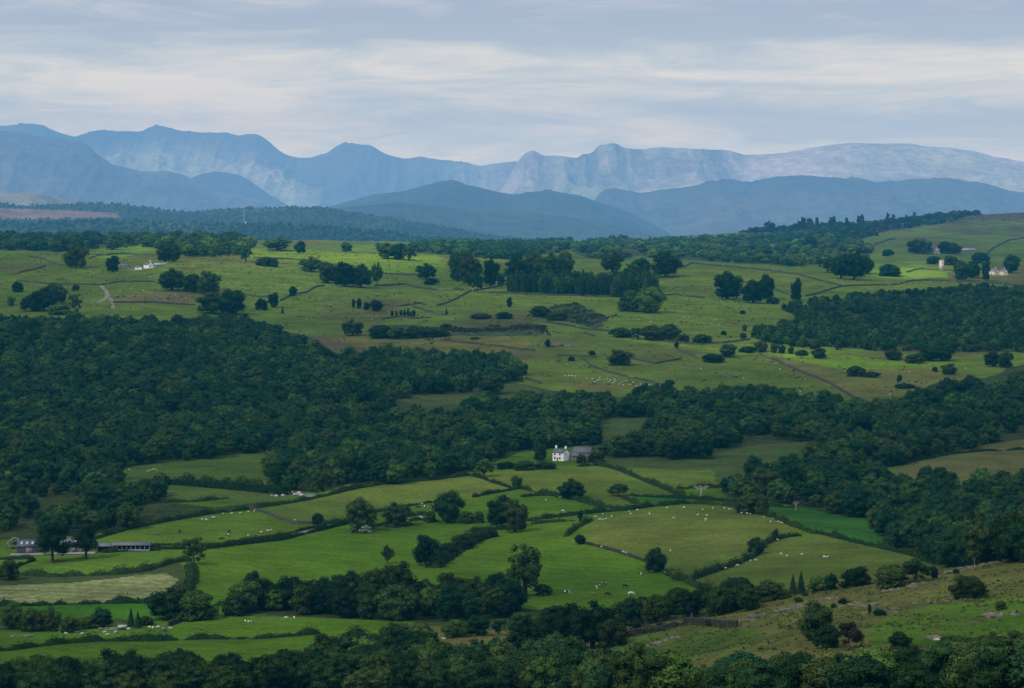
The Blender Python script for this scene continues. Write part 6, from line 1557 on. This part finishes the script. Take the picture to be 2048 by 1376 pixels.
# general lie of the deck against height above the horizon: pale low down, a creamy band, darker grey above
el = N(nt, 'ShaderNodeMapRange'); nt.links.new(sp.outputs['Z'], el.inputs[0]); el.inputs[1].default_value = 0.0; el.inputs[2].default_value = .10; el.clamp = True
er = ramp(nt, el.outputs[0], [(0, .07), (.30, .06), (.42, .03), (.60, .10), (.74, .02), (.84, -.0), (.93, .02), (1.0, .05)])
er2 = N(nt, 'ShaderNodeFloatCurve'); cv = er2.mapping.curves[0]
pts = [(0, .60), (.28, .60), (.40, .50), (.60, .66), (.72, .52), (.80, .22), (.88, .26), (1.0, .42)]
cv.points[0].location = pts[0]; cv.points[1].location = pts[-1]
for p in pts[1:-1]: cv.points.new(*p)
er2.mapping.update(); nt.links.new(el.outputs[0], er2.inputs['Value'])
nt.nodes.remove(er)
sm = N(nt, 'ShaderNodeMath', operation='MULTIPLY_ADD'); nt.links.new(er2.outputs[0], sm.inputs[0]); sm.inputs[1].default_value = .62; nt.links.new(ad.outputs[0], sm.inputs[2])
cr = ramp(nt, sm.outputs[0], [(.0, (.30, .36, .50)), (.78, (.33, .40, .54)), (.95, (.47, .53, .66)), (1.06, (.58, .62, .71)), (1.0, (.66, .68, .74))])
# ramp input is 0..1: rescale
rs = N(nt, 'ShaderNodeMapRange'); rs.inputs[1].default_value = 1.02; rs.inputs[2].default_value = 1.48; nt.links.new(sm.outputs[0], rs.inputs[0])
e = cr.color_ramp.elements
for k, (p, cc_) in enumerate([(0, (.37, .43, .585)), (.28, (.43, .49, .63)), (.5, (.51, .565, .68)), (.72, (.60, .635, .715)), (1, (.70, .715, .755))]):
    e[k].position = p; e[k].color = (*cc_, 1)
nt.links.new(rs.outputs[0], cr.inputs['Fac'])
skm = mixc(nt, sky.outputs[0], (.09, .09, .09), 1.0, 'MULTIPLY')
cl = mixc(nt, skm, cr.outputs[0], .93)
hz = N(nt, 'ShaderNodeMapRange'); nt.links.new(sp.outputs['Z'], hz.inputs[0]); hz.inputs[1].default_value = 0.0; hz.inputs[2].default_value = .15
hr = ramp(nt, hz.outputs[0], [(0, (.67, .66, .36)), (.2, (.67, .66, .36)), (.33, (.52, .50, .305)), (.6, (.34, .322, .26)), (1, (.25, .25, .25))])
cl = mixc(nt, cl, hr.outputs[0], 1.0, 'MULTIPLY')     # low sky brightened to offset the haze in front of it
cl = mixc(nt, cl, (4, 4, 4), 1.0, 'MULTIPLY')
nt.links.new(cl, bg.inputs['Color']); bg.inputs['Strength'].default_value = SKY_S
nt.links.new(bg.outputs[0], out.inputs['Surface'])

scene.render.engine = 'CYCLES'
cy = scene.cycles
cy.max_bounces = 5; cy.diffuse_bounces = 2; cy.glossy_bounces = 1; cy.transmission_bounces = 2; cy.transparent_max_bounces = 12; cy.volume_bounces = 0
cy.use_denoising = True; cy.use_adaptive_sampling = True; cy.adaptive_threshold = .02
cy.caustics_reflective = False; cy.caustics_refractive = False
scene.view_settings.view_transform = 'Standard'; scene.view_settings.look = 'None'; scene.view_settings.exposure = 0; scene.view_settings.gamma = 1
scene.render.use_persistent_data = False
